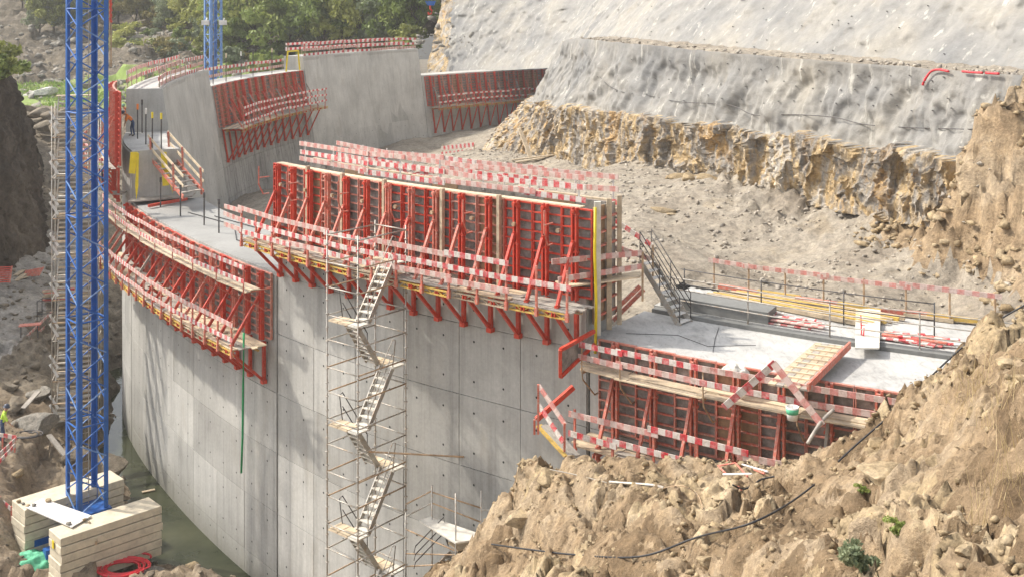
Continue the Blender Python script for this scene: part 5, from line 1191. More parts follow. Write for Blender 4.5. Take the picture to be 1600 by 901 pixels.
line([on_bank(px, py, .04) for px, py in ((1036, 771), (1065, 768), (1090, 775), (1098, 802))], .012, M['rusty'], 'thin_wire', 'thin rusty wire trailing from the end of the bent pipe', 'wire')
line([on_bank(px, py, .05) for px, py in ((1145, 788), (1165, 770), (1190, 758), (1210, 752))], .02, M['black'], 'black_hose', 'short black hose on the bank below the red tubes', 'hose')
for i, (a, b, m_) in enumerate((((1122, 742), (1158, 776), 'red_dusty'), ((1124, 742), (1150, 736), 'red_dusty'), ((1150, 737), (1168, 755), 'red_dusty'), ((1130, 752), (1175, 752), 'white'), ((1160, 748), (1200, 757), 'white'), ((1178, 742), (1195, 750), 'stripe_faded'))):
    mb = MB(); mb.tube([on_bank(*a, .10), on_bank(*b, .12)], .022, 6)
    single('bent_tube', mb, M[m_ if m_ != 'stripe_faded' else 'red_dusty'], {'red_dusty': 'rusty red tube of the broken frame on the bank', 'white': 'pale tube lying among the red tubes on the bank'}.get(m_, 'short pinkish tube lying right of the broken frame'), 'tube', 'tubes left on the bank')
for px, py, a, b in ((1258, 690, 940, 0), (1115 + 150, 700, 0, 0)): pass
line([V(1262, 692, 28.2), V(1282, 660, 28.6), V(1302, 640, 29.0)], .05, M['wood_grey'], 'grey_prop', 'curved grey prop leaning against the slab formwork', 'prop')
# boulders and outcrops
def boulder(p, sx, sy, sz, mat, label, group=None, seed=1, rz=0, sub=4, name='boulder'):
    o = put(name, boulder_mesh(name, seed, M[mat], sub), None, p); o.scale = (sx, sy, sz); o.rotation_euler = (random.uniform(-.25, .25), random.uniform(-.25, .25), rz); return tag(o, label, 'boulder', group)
for i, (px, py, s, lb) in enumerate(((1395, 738, .72, 'big rounded ochre outcrop in the middle of the right bank'), (1425, 770, .52, 'smaller outcrop under the big one on the right bank'), (1378, 690, .42, 'outcrop with a grey side above the big one on the bank'),
        (1575, 556, .55, 'flat reddish slab of rock at the right edge of the bank'), (855, 735, .5, 'square ochre rock at the left corner of the bank'), (822, 800, .62, 'broad ochre outcrop on the left flank of the bank'), (1240, 668 + 60, .28, 'rock beside the slab formwork at the notch of the bank'),
        (1120, 868, .42, 'upright tan rock at the bottom edge of the bank'), (1190, 850, .34, 'jagged rock right of the bottom cable'), (1250, 830, .26, 'small jagged rock beside the green plants'), (1520, 870, .30, 'whitish rock in the lower right corner'), (920, 690 + 22, .22, 'pale loose block on the bank top before the formwork'))):
    p = on_bank(px, py, -.15); boulder(p, s * .82, s * .7, s * (.62 if i != 3 else .3), 'stone_ochre', lb, None, i + 30, i * 1.3, name='rock_outcrop' if s > .4 else 'boulder')
def ground_left(px, py): 
    p = seen(riv_at, px, py, 38, 121); p.z = float(riv_at(p.x, p.y)); return p
for i, (px, py, s, m_, lb) in enumerate(((52, 668, 1.25, 'stone', 'biggest smooth grey boulder behind the man in lime on the left shore'), (92, 655, .8, 'stone', 'grey boulder right of the biggest one on the left shore'), (25, 632, .9, 'river', 'brownish boulder above the biggest one on the left shore'), (60, 620, .8, 'stone', 'grey boulder near the foot of the left scaffold'), (158, 735, 1.15, 'river', 'rounded brown boulder at the waterline behind the crane mast'),
        (28, 752, .42, 'stone_ochre', 'tan rock near the left edge above the ballast'), (70, 612, .5, 'stone', 'small grey boulder left of the scaffold foot'), (12, 605, .5, 'river', 'small brown boulder at the left edge of the shore'), (262, 868, .5, 'stone', 'grey block of rock right of the front ballast stack'), (286, 872, .42, 'stone_ochre', 'tan rock by the waterline right of the ballast'), (300, 885, .35, 'stone_ochre', 'small tan rock by the waterline near the bottom edge'), (120, 715, .7, 'river', 'brown boulder left of the crane mast'))):
    p = ground_left(px, py); boulder(p, s, s * .8, s * .7, m_, lb, None, i + 3, i * .9)
for i, (px, py, s) in enumerate(((45, 172, 1.6), (62, 178, 1.9), (85, 188, 2.2), (30, 180, 1.5), (105, 178, 1.6), (70, 198, 1.6), (120, 170, 1.5), (22, 168, 1.4), (92, 205, 1.5), (58, 190, 1.2), (150, 190, 1.4), (76, 172, 1.3))):
    p = V(px, py, 121 - (py - 170) * .35); boulder(p, s * .85, s * .75, s * .6, 'river', 'grey boulder in the boulder field below the grass patch', 'boulders below the grass patch', i + 60, i * 1.1, 3)
p = V(61, 146, 147); boulder(p, 2.1, 1.6, 1.1, 'stone_pale', 'pale smooth boulder alone on the green grass', None, 80)
for i, (px, py, s, Y) in enumerate(((180, 62, 2.2, 188), (250, 70, 1.8, 180), (45, 122, 1.5, 165), (70, 118, 1.2, 163), (85, 130, 1.2, 155), (225, 62, 1.6, 190), (262, 66, 1.5, 182), (205, 84, 1.4, 176), (35, 138, .9, 152), (48, 140, .8, 150))):
    p = V(px, py, Y); p.z = float(hill_at(p.x, p.y)) if p.y > 119 else p.z
    boulder(p, s * 1.2, s, s * .7, 'stone', 'grey boulder on the rubble slope under the trees', 'boulders on the rubble slope', i + 90, i * .7, 3)
for i, (px, py, s, Y) in enumerate(((1060, 280, .55, 58), (1078, 284, .7, 57), (1095, 284, .5, 57), (1108, 278, .6, 56.5), (1048, 279, .35, 58.5), (1120, 281, .45, 56), (1035, 330, .55, 52), (1048, 330, .35, 51.5))):
    p = V(px, py, Y); p.z = float(floor_at(p.x, p.y)); boulder(p, s * 1.2, s * .8, s * .55, 'stone_ochre', 'ochre block fallen at the foot of the rock face', 'fallen blocks at the foot of the rock face', i + 120, i, 2)
# planks on the floor, barrier by the far abutment
def on_floor(px, py, lift=.06): p = seen(floor_at, px, py, 40, 140); p.z = float(floor_at(p.x, p.y)) + lift; return p
for a, b, lb in (((800, 252), (865, 244), 'upper timber plank on the ground by the rock foot'), ((805, 257), (850, 250), 'lower timber plank on the ground by the rock foot'), ((845, 243), (905, 240), 'far timber plank on the ground by the rock foot')):
    mb = MB(); mb.beam(on_floor(*a), on_floor(*b), .25, .08); single('timber_plank', mb, M['wood'], lb, 'plank')
mb = MB(); mb.beam(V(813, 204, 79), V(829, 246, 77.5), .28, .10); single('leaning_plank', mb, M['wood'], 'long plank leaning against the ochre rock', 'plank')
gr = thing('guard_rail', 'short striped barrier on the floor at the foot of the farthest dam block', 'guard rail', V(718, 245, 96))
for h0, h1 in ((232, 226), (241, 236)): board(V(690, h0, 97), V(742, h1, 95), .36, .04, M['stripe'], 'guard_board', gr)
for px, Y in ((692, 97), (722, 96), (741, 95)): mb = MB(); mb.beam(V(px, 250, Y), V(px, 226, Y), .08, .08); part('rail_post', mb, M['wood'], gr)
# red pipes and cables on the sprayed concrete
def cliff_pt(Pg, px, py, off=.12):
    v = Pg.reshape(-1, 3); m = v[:, 1] > 5; sx = 800 + F * v[:, 0] / v[:, 1]; sy = F * (H - v[:, 2]) / v[:, 1]
    d = (sx - px) ** 2 + (sy - py) ** 2; p = Vector(v[np.argmin(d)]); return p - p.normalized() * 0 + (Vector((0, 0, H)) - p).normalized() * off
line([cliff_pt(CLIFF_P, px, py, .25) for px, py in ((1441, 134), (1446, 122), (1456, 112), (1468, 108), (1482, 113))], .05, M['red_hose'], 'red_pipe', 'bent red pipe curving over the bench edge of the cliff', 'pipe')
line([cliff_pt(CLIFF_P, px, py, .25) for px, py in ((1505, 104), (1520, 106), (1535, 107))], .05, M['red_hose'], 'red_pipe', 'straight red pipe on the bench right of the bent one', 'pipe')
line([cliff_pt(CLIFF_P, px, py, .25) for px, py in ((1540, 108), (1562, 106))], .05, M['red_hose'], 'red_pipe', 'short red pipe at the far right of the bench', 'pipe')
line([cliff_pt(CLIFF_P, px, py, .10) for px, py in ((905, 66), (925, 100), (945, 128), (975, 146), (1020, 150), (1060, 158), (1140, 165), (1180, 180), (1230, 179), (1300, 184), (1350, 193), (1420, 200), (1520, 202))], .022, M['steel_dark'], 'cliff_cable', 'thin dark cable strung across the sprayed concrete cliff', 'cable')
bolts = MB()
for i in range(90):
    if i < 60: p = cliff_pt(CLIFF_P, 930 + (i % 20) * 29 + random.uniform(-8, 8), 92 + (i % 20) * 1.6 + (i // 20) * 26 + random.uniform(-6, 6), .02)
    else: p = cliff_pt(UPPER_P, random.uniform(880, 1590), random.uniform(5, 85), .02)
    bolts.beam(p, p + Vector((-.05, -.06, .01)), .04, .04)
bo = put('rock_bolts', bolts.mesh('rock_bolts', M['steel_dark'])); bo['kind'] = 'stuff'
# hoist rope with hook block, blue concrete skip at the top edge
hr = thing('hoist_rope', 'crane hoist rope with red chain hanging right of the big mast', 'rope', V(172, 112, 52))
mb = MB(); mb.tube([V(171, -60, 52), V(172, 105, 52)], .025, 5); mb.tube([V(174, -60, 52), V(174, 105, 52)], .025, 5); part('rope', mb, M['rusty'], hr)
for i in range(9): mb = MB(); p = V(173, -4 + i * 4.4, 51.9); mb.beam(p, p + Vector((.03 * (-1) ** i, 0, -.13)), .10, .05); part('chain_link', mb, M['red'], hr)
hb = thing('hook_block', 'blue pulley block with small red hook hanging at the top edge', 'hook', V(672, 10, 90))
mb = MB(); q = [V(664, 2, 90), V(681, 2, 90), V(678, 9, 90), V(668, 9, 90)]; mb.hexa([q[3], q[2], q[2] + Vector((0, .3, 0)), q[3] + Vector((0, .3, 0)), q[0], q[1], q[1] + Vector((0, .3, 0)), q[0] + Vector((0, .3, 0))]); part('block_body', mb, M['blue'], hb)
mb = MB(); mb.tube([V(672, 9, 90), V(672, 14, 90), V(675, 17, 90), V(674, 22, 90), V(670, 23, 90), V(669, 19, 90)], .08, 6); part('hook', mb, M['red'], hb)
mb = MB(); mb.tube([V(668, -60, 90), V(668, 3, 90)], .03, 5); mb.tube([V(677, -60, 90), V(677, 3, 90)], .03, 5); part('rope', mb, M['steel_dark'], hb)

# ================================================================== LEFT SHORE: BARRIERS AND DEBRIS
def barrier(label, boards, posts):
    c = V(*boards[0][0]); th = thing('barrier', label, 'barrier', c)
    for a, b, m_ in boards: board(V(*a), V(*b), .17, .03, M[m_], 'guard_board', th)
    for px, y0, y1, Y in posts: mb = MB(); mb.beam(V(px, y1, Y), V(px, y0, Y), .06, .06); part('rail_post', mb, M['red_dusty'], th)
barrier('striped barrier corner beside the man in lime at the left edge', [((-30, 674, 50.5), (26, 683, 50), 'stripe'), ((-4, 712, 48.6), (26, 684, 50), 'stripe'), ((-4, 724, 48.6), (24, 694, 50), 'stripe')], [(4, 678, 706, 50.3), (23, 682, 706, 50)])
barrier('striped barrier left of the rear ballast stack', [((-20, 762, 48), (19, 796, 47.2), 'stripe'), ((-20, 780, 48), (18, 814, 47.2), 'stripe')], [(18, 790, 828, 47.2), (0, 775, 812, 47.6)])
barrier('long reddish barrier running down beside the left road', [((-20, 556, 61), (34, 533, 63.5), 'stripe'), ((34, 533, 63.5), (82, 486, 68), 'stripe_faded'), ((-20, 570, 61), (34, 546, 63.5), 'stripe'), ((34, 546, 63.5), (82, 498, 68), 'stripe_faded')], [(34, 530, 560, 63.5), (60, 508, 532, 66), (80, 486, 512, 68), (2, 545, 575, 62)])
def slat_panel(c, ux, uz, w, h, n, mat, label, name='slatted_panel'):
    th = thing(name, label, 'panel', c); ux = Vector(ux).normalized(); uz = Vector(uz).normalized()
    for k in range(n): mb = MB(); p = c + uz * (h * (k + .5) / n); mb.beam(p - ux * w / 2, p + ux * w / 2, .05, h / n * .62, 0, uz); part('slat', mb, mat, th)
    for s in (-1, 1): mb = MB(); mb.beam(c + ux * s * w / 2, c + ux * s * w / 2 + uz * h, .07, .08); part('side_rail', mb, M['red_dusty'], th)
slat_panel(V(3, 442, 72), (1, .1, 0), (0, .35, 1), .95, 1.05, 8, M['red'], 'red slatted panel at the left edge beside the road')
slat_panel(V(47, 433, 76), (1, .2, .15), (0.1, .8, .55), 1.1, .75, 6, M['red_dusty'], 'pinkish slatted panel lying on the left road')
for i, (a, b) in enumerate((((24, 432), (36, 424)), ((26, 440), (38, 430)), ((30, 437), (42, 434)))):
    mb = MB(); p, q = ground_left(*a), ground_left(*b); mb.beam(p + up * .06, q + up * .08, .3, .05); single('timber_plank', mb, M['wood'], 'pale plank in the small heap on the left road', 'plank', 'planks heaped on the left road')
for i, (a, b) in enumerate((((48, 380), (80, 366)), ((52, 386), (84, 372)), ((60, 368), (70, 384)), ((70, 366), (80, 380)), ((46, 377), (60, 366)))):
    mb = MB(); p, q = ground_left(*a), ground_left(*b); mb.beam(p + up * .15, q + up * .15, .16, .1); single('frame_timber', mb, M['wood_grey'], 'grey timber of the old frame lying at the foot of the dark bank', 'timber', 'grey timbers at the foot of the dark bank')
for i in range(12):
    p = ground_left(66 + (i % 4) * 2, 474); p = p + Vector((random.uniform(-.1, .1), random.uniform(-.3, .3), .1 + .13 * (i // 2)))
    mb = MB(); mb.beam(p, p + Vector((1.5, .5, 0)), .16, .11); single('stacked_timber', mb, M[('red_dusty', 'wood', 'red_dark')[i % 3]], {0: 'dusty red timber in the stack behind the barrier', 1: 'pale timber in the stack behind the barrier', 2: 'dark red timber in the stack behind the barrier'}[i % 3], 'timber', 'timbers stacked behind the long barrier')
fr = thing('wire_cage', 'dark open steel frame standing left of the timber stack', 'frame', ground_left(58, 500))
for dx, dy in ((0, 0), (.8, .2), (0, .7), (.8, .9)): p = ground_left(58, 500) + Vector((dx, dy, 0)); mb = MB(); mb.tube([p, p + up * 1.1], .025, 5); part('frame_post', mb, M['steel_dark'], fr)
for z in (.35, 1.1):
    p = ground_left(58, 500) + up * z; mb = MB(); mb.tube([p, p + Vector((.8, .2, 0)), p + Vector((.8, .9, 0)), p + Vector((0, .7, 0)), p], .022, 5); part('frame_bar', mb, M['steel_dark'], fr)
tb = thing('red_table', 'low red bench by the left road below the barrier', 'bench', ground_left(30, 528))
p = ground_left(30, 528); mb = MB(); mb.beam(p + up * .7, p + Vector((1.1, .3, .72)), .5, .05); part('top', mb, M['red_dusty'], tb)
for dx in (.05, 1.0): mb = MB(); mb.beam(p + Vector((dx, .1, 0)), p + Vector((dx, .1, .7)), .05, .05); part('leg', mb, M['steel_dark'], tb)
p, q = ground_left(36, 654), ground_left(60, 640); mb = MB(); mb.beam(p + up * .5, q + up * .7, .28, .06); single('grey_board', mb, M['wood_grey'], 'grey board lying on the boulders by the left scaffold', 'board')
p, q = ground_left(76, 708), ground_left(110, 728); mb = MB(); mb.beam(p + up * .2, q + up * .2, .24, .07); single('timber_plank', mb, M['wood_grey'], 'brownish plank in the hollow left of the crane mast', 'plank')
c = ground_left(45, 685); coil(c, .42, 4, .03, M['steel_dark'], 'coil of dark cable on the earth mound', 'cable', 'cable_coil')
p = U(378, 872, H - .35); fb = thing('form_box', 'red rimmed form box on the shore below the left dam wall', 'box', p)
mb = MB(); mb.hexa([p, p + Vector((1.05, .3, 0)), p + Vector((1.05, .55, 0)), p + Vector((0, .25, 0)), p + up * .5, p + Vector((1.05, .3, .5)), p + Vector((1.05, .55, .5)), p + Vector((0, .25, .5))]); part('box_body', mb, M['ply'], fb)
for z in (.03, .52): mb = MB(); mb.beam(p + Vector((0, -.02, z)), p + Vector((1.05, .28, z)), .06, .06); part('rim', mb, M['red'], fb)
for dx in (0, .5, 1.04): mb = MB(); q = p + Vector((dx, dx * .285 - .03, 0)); mb.beam(q, q + up * .5, .05, .05); part('stud', mb, M['red_dusty'], fb)
p = U(660 * .365, 768, 23.35); mb = MB(); mb.beam(U(222, 768, 23.36), U(242, 764, 23.36), .16, .04); single('floating_plank', mb, M['wood'], 'plank floating on the dark water', 'plank')

# ================================================================== PEOPLE
def person(p, rz, J, cols, helmet, vest, label):
    # J: joint -> (place, radius); one continuous skinned body, coloured by nearest bone
    bones = [('pelvis', 'waist', 1), ('waist', 'chest', 0), ('chest', 'neck', 0), ('neck', 'head', 3), ('head', 'crown', 3), ('head', 'nose', 3)]
    for s in 'LR':
        bones += [('chest', 'sh' + s, 0), ('sh' + s, 'el' + s, 0), ('el' + s, 'wr' + s, 3), ('wr' + s, 'pa' + s, 3), ('pelvis', 'hip' + s, 1), ('hip' + s, 'kn' + s, 1), ('kn' + s, 'an' + s, 1), ('an' + s, 'to' + s, 2)]
    names = list(J); vs = [Vector(J[n][0]) for n in names]; ed = [(names.index(a), names.index(b)) for a, b, _ in bones]; rads = [J[n][1] for n in names]
    for s in 'LR':                                     # five fingers of unequal length, bent
        w = Vector(J['wr' + s][0]); pa = Vector(J['pa' + s][0]); d = (pa - w).normalized(); sd = d.cross(Vector((0, 1, .2))).normalized()
        for k, (o, L) in enumerate(((-.033, .062), (-.011, .074), (.011, .07), (.033, .055), (.05, .05))):
            base = pa + sd * o if k < 4 else w + (pa - w) * .4 + sd * .03
            b = base + (d if k < 4 else (d + sd).normalized()) * L * .6; e = b + (d + Vector((0, .5, -.3))).normalized() * L * .5
            i = len(vs); vs += [base, b, e]; rads += [.011, .010, .008]; ed += [(names.index('pa' + s) if k < 4 else names.index('wr' + s), i), (i, i + 1), (i + 1, i + 2)]
    me = bpy.data.meshes.new('body_cage'); me.from_pydata([tuple(v) for v in vs], ed, []); ob = bpy.data.objects.new('body_cage', me); COL.objects.link(ob)
    sk = ob.modifiers.new('s', 'SKIN'); sk.use_smooth_shade = True; sk.branch_smoothing = .6
    for i, r in enumerate(rads): sv = me.skin_vertices[0].data[i]; sv.radius = (r, r); sv.use_root = (i == names.index('pelvis'))
    sb = ob.modifiers.new('d', 'SUBSURF'); sb.levels = 1; sb.render_levels = 1
    dg = bpy.context.evaluated_depsgraph_get(); dg.update(); bm_ = bpy.data.meshes.new_from_object(ob.evaluated_get(dg)); bpy.data.objects.remove(ob)
    bm_.name = 'person'; bm_.materials.clear()
    for c in cols: bm_.materials.append(M[c])
    B = [(Vector(J[a][0]), Vector(J[b][0]), m, (J[a][1] + J[b][1]) / 2) for a, b, m in bones]; vq = []
    for f in bm_.polygons:
        best = 9; mi = 3
        for a, b, m, r in B:
            ab = b - a; t = max(0, min(1, (f.center - a).dot(ab) / max(ab.length_squared, 1e-6))); dd = (f.center - a - ab * t).length - r * .5
            if dd < best: best = dd; mi = m; seg = (a, b)
        f.material_index = mi; f.use_smooth = True
        if mi == 0 and (f.center - Vector(J['waist'][0])).length < .48 and min((f.center - Vector(J['sh' + s][0])).length for s in 'LR') > .07: vq.append(f)
    o = tag(put('person', bm_, None, p, rz), label, 'person')
    if vest and vq:
        mb = MB()
        for f in vq: mb.add([bm_.vertices[i].co + bm_.vertices[i].normal * .018 for i in f.vertices], [tuple(range(len(f.vertices)))])
        v = bpy.data.objects.new('vest', mb.mesh('vest', M[vest])); COL.objects.link(v); v.parent = o
    hd = Vector(J['head'][0]); cr = (Vector(J['crown'][0]) - hd).normalized(); mb = MB(); mb.lathe([(.165, .0), (.17, .012), (.135, .02), (.13, .07), (.10, .125), (.04, .15), (.0, .152)], 14)
    hm = mb.mesh('helmet', M[helmet], True); h = bpy.data.objects.new('helmet', hm); COL.objects.link(h); h.parent = o; h.location = hd + cr * .045; h.rotation_euler = cr.to_track_quat('Z', 'Y').to_euler()
    ey = MB(); nd = (Vector(J['nose'][0]) - hd).normalized(); sd = nd.cross(cr).normalized()
    for s in (-1, 1): ey.lathe([(.001, -.012), (.014, 0), (.001, .012)], 6, 0, hd + nd * .088 + sd * .035 * s + cr * .015)
    e = bpy.data.objects.new('eyes', ey.mesh('eyes', M['black'])); COL.objects.link(e); e.parent = o
    return o
def stand(lean=0.0, arms=None, bend=0.0, step=.0):
    # facing +y; lean bends the trunk forward at the hips, bend folds the knees
    import math as m
    hz = .92 - .18 * bend; c, s_ = m.cos(lean), m.sin(lean)
    def T(y, z): return (0, hz * 0 + y * c + z * s_, hz + z * c - y * s_)
    J = {'pelvis': ((0, -.02 - .12 * bend, hz), .135)}; py = -.12 * bend
    def tr(x, y, z): q = T(y, z); return (x, q[1] + py, q[2])
    J['waist'] = (tr(0, 0, .18), .125); J['chest'] = (tr(0, -.01, .40), .15); J['neck'] = (tr(0, 0, .56), .058)
    J['head'] = (tr(0, .03, .69), .095); J['crown'] = (tr(0, .03, .79), .075); J['nose'] = (tr(0, .125, .68), .016)
    for k, s in ((-1, 'L'), (1, 'R')):
        J['sh' + s] = (tr(.19 * k, -.01, .47), .066)
        a = (arms or {}).get(s) or ((.25 * k, .02, .20), (.26 * k, .12, -.05), (.255 * k, .15, -.14))
        J['el' + s] = (tr(*a[0]), .045); J['wr' + s] = (tr(*a[1]), .031); J['pa' + s] = (tr(*a[2]), .034)
        J['hip' + s] = ((.10 * k, py - .01, hz - .06), .092); J['kn' + s] = ((.12 * k, .10 * bend + step * k, .50 - .04 * bend), .063)
        J['an' + s] = ((.13 * k, -.03 + step * k * 1.3, .09), .046); J['to' + s] = ((.15 * k, .14 + step * k * 1.3, .045), .042)
    return J
reach = {'L': ((-.26, .22, .34), (-.20, .42, .22), (-.17, .50, .17)), 'R': ((.26, .22, .34), (.20, .42, .20), (.17, .50, .15))}
p = U(207, 213, 8.0); person(p, rad(115), stand(.75, reach, .25, .05), ['orange', 'navy', 'boot', 'skin'], 'helmet_dark', 'orange', 'worker in orange vest and dark helmet bent forward on the pier block')
p = U(203, 204, 8.0); person(p, rad(100), stand(.55, reach, .2, .04), ['darkgreen', 'darkgreen', 'boot', 'skin'], 'helmet_green', 'orange', 'worker in green trousers and dull green helmet behind the bent one in orange')
p = V(157, 312, 61.5); p.z = 14.62 - 2.0; p = V(156.5, 300, 60.5); person(p, rad(0), stand(.08), ['hivis', 'navy', 'boot', 'skin'], 'helmet_red', 'hivis', 'worker in lime vest and red helmet seen from behind through the crane mast')
mb = MB(); mb.beam(p + Vector((-1.2, .1, -.04)), p + Vector((1.3, -.1, -.04)), .9, .06); single('work_plank', mb, M['wood_grey'], 'plank platform under the worker with the red helmet', 'plank')
p = ground_left(4, 698); person(p, rad(-70), stand(.2, {'R': ((.27, .16, .24), (.24, .36, .05), (.24, .44, .0))}, .1, .05), ['hivis', 'navy', 'boot', 'skin'], 'helmet_dark', 'hivis', 'worker in lime vest and dark helmet standing at the left edge on the shore')

# ================================================================== TREES AND PLANTS
def crown_mesh(name, seed, R_, Hc, nclump, nleaf, leaf, mat, shape=1.0):
    r = np.random.RandomState(seed); c = r.normal(size=(nclump, 3)); c /= np.linalg.norm(c, axis=1)[:, None]
    c *= (r.rand(nclump, 1) ** .45); c[:, 2] *= Hc / 2; c[:, :2] *= R_ * (1 - .25 * shape * (c[:, 2:3] / (Hc / 2))); 
    c[:, :2] *= 1 + .3 * perlin(c * .5 + seed)[:, None]
    cs = r.uniform(.55, 1.25, nclump) * R_ * .34
    k = r.randint(0, nclump, nleaf); d = r.normal(size=(nleaf, 3)); d /= np.linalg.norm(d, axis=1)[:, None]; d *= (r.rand(nleaf, 1) ** .4)
    P = c[k] + d * cs[k][:, None] * np.array([1, 1, .75])
    a = r.normal(size=(nleaf, 3)); a /= np.linalg.norm(a, axis=1)[:, None]; b = np.cross(a, r.normal(size=(nleaf, 3))); b /= np.linalg.norm(b, axis=1)[:, None]
    L = leaf * r.uniform(.6, 1.3, nleaf)[:, None]; a = a * L; b = b * L * .6
    vv = np.stack([P - a, P + b * .9, P + a, P - b * .9], 1).reshape(-1, 3); q = np.arange(4 * nleaf).reshape(-1, 4)
    tone = (r.rand(nclump) * .55)[k] + r.rand(nleaf) * .25
    return raw_mesh(name, vv, q, mat, np.stack([tone, tone], 1))
def trunk_mesh(name, seed, h, R_):
    r = random.Random(seed); mb = MB(); pts = [Vector((0, 0, -.6))]
    for i in range(4): pts.append(Vector((r.uniform(-.25, .25) * i, r.uniform(-.25, .25) * i, h * (i + 1) / 4)))
    mb.tube(pts, [.24, .2, .15, .1, .04], 7)
    for i in range(7):
        s = pts[1 + i % 3]; a = r.uniform(0, 6.3); e = s + Vector((math.cos(a) * R_ * .7, math.sin(a) * R_ * .7, h * .35)); mb.tube([s, (s + e) / 2 + Vector((0, 0, -.2)), e], [.09, .06, .02], 5)
    return mb.mesh(name, M['bark'], True)
TV = []
for i, (mt, R_, Hc, leaf) in enumerate((('leaf_b', 4.4, 8.0, .30), ('leaf_a', 4.0, 8.5, .28), ('leaf_c', 3.6, 7.5, .27), ('leaf_a', 4.8, 7.5, .30), ('leaf_b', 3.4, 9.5, .28), ('leaf_d', 3.2, 6.0, .26))):
    TV.append((crown_mesh('crown', 11 + i, R_, Hc, 42, 5200, leaf, M[mt]), trunk_mesh('trunk', i, 6.5, R_), Hc, mt))
TL = {'leaf_b': ('deep green bushy tree on the far wooded slope', 'deep green trees on the far slope'), 'leaf_a': ('olive green broad tree on the far wooded slope', 'olive green trees on the far slope'), 'leaf_c': ('pale silvery green tree on the far wooded slope', 'silvery trees on the far slope'), 'leaf_d': ('yellowing tree on the far wooded slope', 'yellowing trees on the far slope')}
def tree(i, x, y, z, s, rz):
    cm, tm, Hc, mt = TV[i % 6]; t = put('tree', None, None, (x, y, z), rz); s *= 1.12; t.scale = (s, s, s * random.uniform(1.0, 1.3)); tag(t, TL[mt][0], 'tree', TL[mt][1])
    for nm, me, zz in (('trunk', tm, 0), ('crown', cm, 2.0 + Hc / 2)):
        o = bpy.data.objects.new(nm, me); COL.objects.link(o); o.parent = t; o.location = (0, 0, zz)
spots = [(62, 52, 200, .75, 2), (84, 54, 198, .85, 1), (108, 54, 199, .8, 2), (132, 50, 203, .9, 3), (170, 48, 200, .8, 1), (330, 58, 186, .95, 1), (300, 54, 190, .9, 3), (272, 50, 194, .85, 2), (244, 48, 197, .7, 5), (318, 76, 180, .55, 2), (335, 88, 172, .6, 1), (362, 92, 170, .65, 0), (345, 66, 178, .9, 1), (372, 78, 174, 1.0, 0), (398, 84, 171, .9, 3), (425, 90, 168, 1.05, 0), (455, 86, 170, .95, 4), (482, 80, 168, .9, 2), (505, 74, 166, 1.1, 0), (535, 70, 164, 1.0, 1), (562, 66, 163, .95, 3), (590, 64, 161, 1.0, 2), (616, 62, 159, .9, 0), (640, 55, 156, .9, 4), (655, 42, 156, .8, 0),
    (185, 38, 203, .8, 2), (212, 40, 200, .85, 5), (240, 36, 203, .8, 5), (265, 38, 202, .9, 1), (290, 42, 198, .8, 2), (315, 45, 195, .9, 1), (60, 18, 222, .9, 2), (88, 24, 215, 1.0, 1), (118, 26, 214, 1.0, 2), (150, 22, 218, .9, 3), (35, 12, 226, .8, 1),
    (350, 30, 205, 1.0, 3), (385, 32, 202, 1.1, 0), (420, 38, 196, 1.1, 4), (460, 36, 194, 1.0, 3), (500, 30, 190, 1.1, 0), (545, 28, 186, 1.1, 4), (585, 28, 182, 1.0, 0), (625, 24, 176, 1.0, 3), (660, 14, 172, .9, 0), (690, 0, 168, .9, 3)]
for r_ in range(4):
    for k in range(18): spots.append((20 + k * 40 + random.uniform(-14, 14), -6 - r_ * 34 + random.uniform(-8, 8), 235 + r_ * 24 - max(0, (k - 9)) * 3, random.uniform(.85, 1.2), random.choice([0, 1, 3, 4, 0, 2])))
for px, py, Y, s, i in spots:
    q = V(px, py, Y); tree(i, q.x, q.y, float(hill_at(q.x, q.y)) - .3, s, random.uniform(0, 6.3))
SH = [crown_mesh('shrub', 50 + i, 1.3, 1.7, 16, 1100, .17, M[mt], 0) for i, mt in enumerate(('leaf_a', 'leaf_b', 'leaf_d', 'leaf_c'))]
SLB = ('olive green shrub on the slope below the trees', 'dark green shrub on the slope below the trees', 'yellowish shrub on the slope below the trees', 'grey green shrub on the slope below the trees')
for k in range(110):
    px = random.uniform(170, 700); py = random.uniform(20, 104) if px > 330 else random.uniform(10, 62); Y = 205 - .42 * py - .02 * px
    q = V(px, py, Y); 
    if math.hypot(q.x - CX, q.y - CY) < RO + 3: continue
    i = random.choice([0, 1, 0, 1, 2, 3]); s = random.uniform(.7, 2.0)
    o = put('shrub', SH[i], None, (q.x, q.y, float(hill_at(q.x, q.y)) + .7 * s), random.uniform(0, 6.3)); o.scale = (s, s, s * .9); tag(o, SLB[i], 'shrub', 'shrubs on the far slope')
q = V(8, 112, 83); o = put('shrub', SH[1], None, q + up * .3); o.scale = (1.3, 1.3, 1.2); tag(o, 'dark rounded shrub on the crest of the dark bank', 'shrub')
q = V(-8, 95, 83.5); o = put('shrub', SH[0], None, q + up * .3, 1.0); o.scale = (1.5, 1.4, 1.5); tag(o, 'olive shrub at the left edge above the dark bank', 'shrub')
PL = crown_mesh('green_plant', 71, .30, .42, 14, 1300, .035, M['leaf_b'], 0); PL2 = crown_mesh('green_plant', 72, .32, .40, 16, 1500, .035, M['leaf_c'], 0)
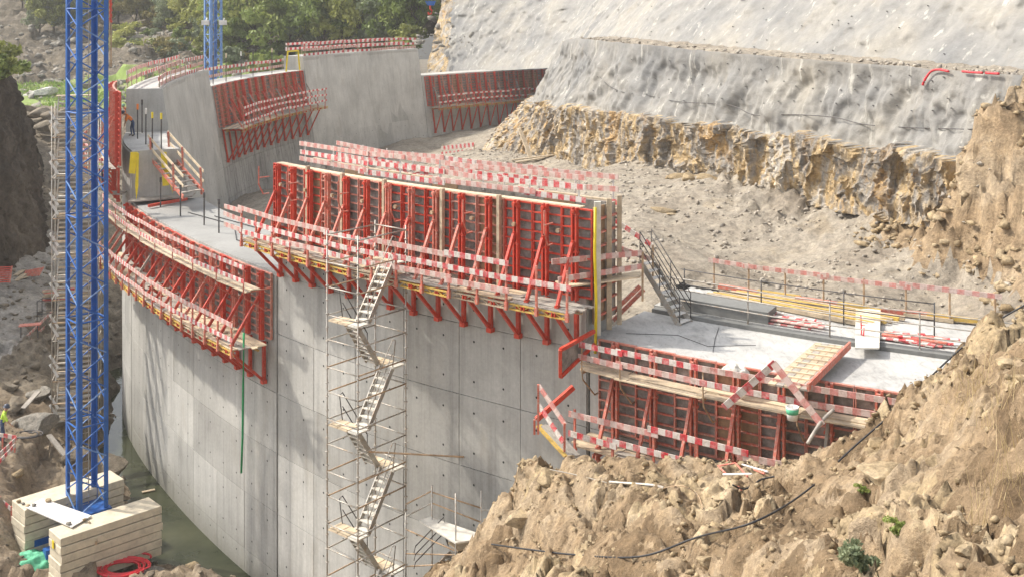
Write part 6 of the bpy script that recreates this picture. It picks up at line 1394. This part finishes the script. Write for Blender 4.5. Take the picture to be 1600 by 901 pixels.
for px, py, s, m_, lb in ((1345, 890, 1.15, PL2, 'feathery pale green plant at the bottom edge of the bank'), (1402, 830, .62, PL, 'small dark green plant in the middle of the bank'), (1346, 768, .42, PL, 'tiny green tuft below the rock outcrop'), (1356, 731, .2, PL, 'very small green tuft beside the outcrop')):
    q = on_bank(px, py, .12 * s); o = put('green_plant', m_, None, q); o.scale = (s, s, s); tag(o, lb, 'plant')
def tri_blades(name, P, h0, h1, w, mat, lean=.35):
    n = len(P); a = np.random.uniform(0, 6.28, n); h = np.random.uniform(h0, h1, n); dx = np.stack([np.cos(a), np.sin(a), 0 * a], 1) * w; ln = np.random.normal(0, lean, (n, 2))
    tip = P + np.stack([ln[:, 0] * h, ln[:, 1] * h, h], 1); vv = np.stack([P - dx, P + dx, tip], 1).reshape(-1, 3); tone = np.random.rand(n) * .9
    return raw_mesh(name, vv, np.arange(3 * n).reshape(-1, 3), mat, np.stack([tone, tone], 1))
pts = []
for c in ((1525, 610), (1560, 640), (1500, 600), (1580, 700), (1560, 760), (1590, 780), (1545, 820), (1540, 580), (1590, 620), (1510, 640)):
    q = on_bank(*c, 0)
    for k in range(26): x, y = q.x + random.gauss(0, .22), q.y + random.gauss(0, .22); pts.append((x, y, float(bank_at(x, y))))
stuff('dry_grass', tri_blades('dry_grass', np.array(pts), .25, .75, .006, M['dry_grass'], .3))
P, s = scatter(hill_at, 26000, -75, -26, 128, 166, .1, .2, lambda P: (fbm(P * .12, 3) > -.05) & (((P[:, 1] < 158) & (P[:, 0] < -44)) | ((P[:, 1] > 142) & (P[:, 0] > -45) & (P[:, 0] < -30)))); stuff('grass', tri_blades('grass', P, .25, .6, .10, M['grass'], .4))

# ================================================================== HAZE
hm_ = bpy.data.materials.new('haze'); hm_.use_nodes = True; nt = hm_.node_tree; nt.nodes.clear()
out = nt.nodes.new('ShaderNodeOutputMaterial'); pv = nt.nodes.new('ShaderNodeVolumePrincipled'); pv.inputs['Color'].default_value = (.95, .95, .93, 1); pv.inputs['Density'].default_value = 0.00045; pv.inputs['Anisotropy'].default_value = 0.2
nt.links.new(pv.outputs[0], out.inputs['Volume'])
mb = MB(); mb.box(-420, 420, -140, 500, -4, 150); stuff('haze', mb.mesh('haze', hm_))
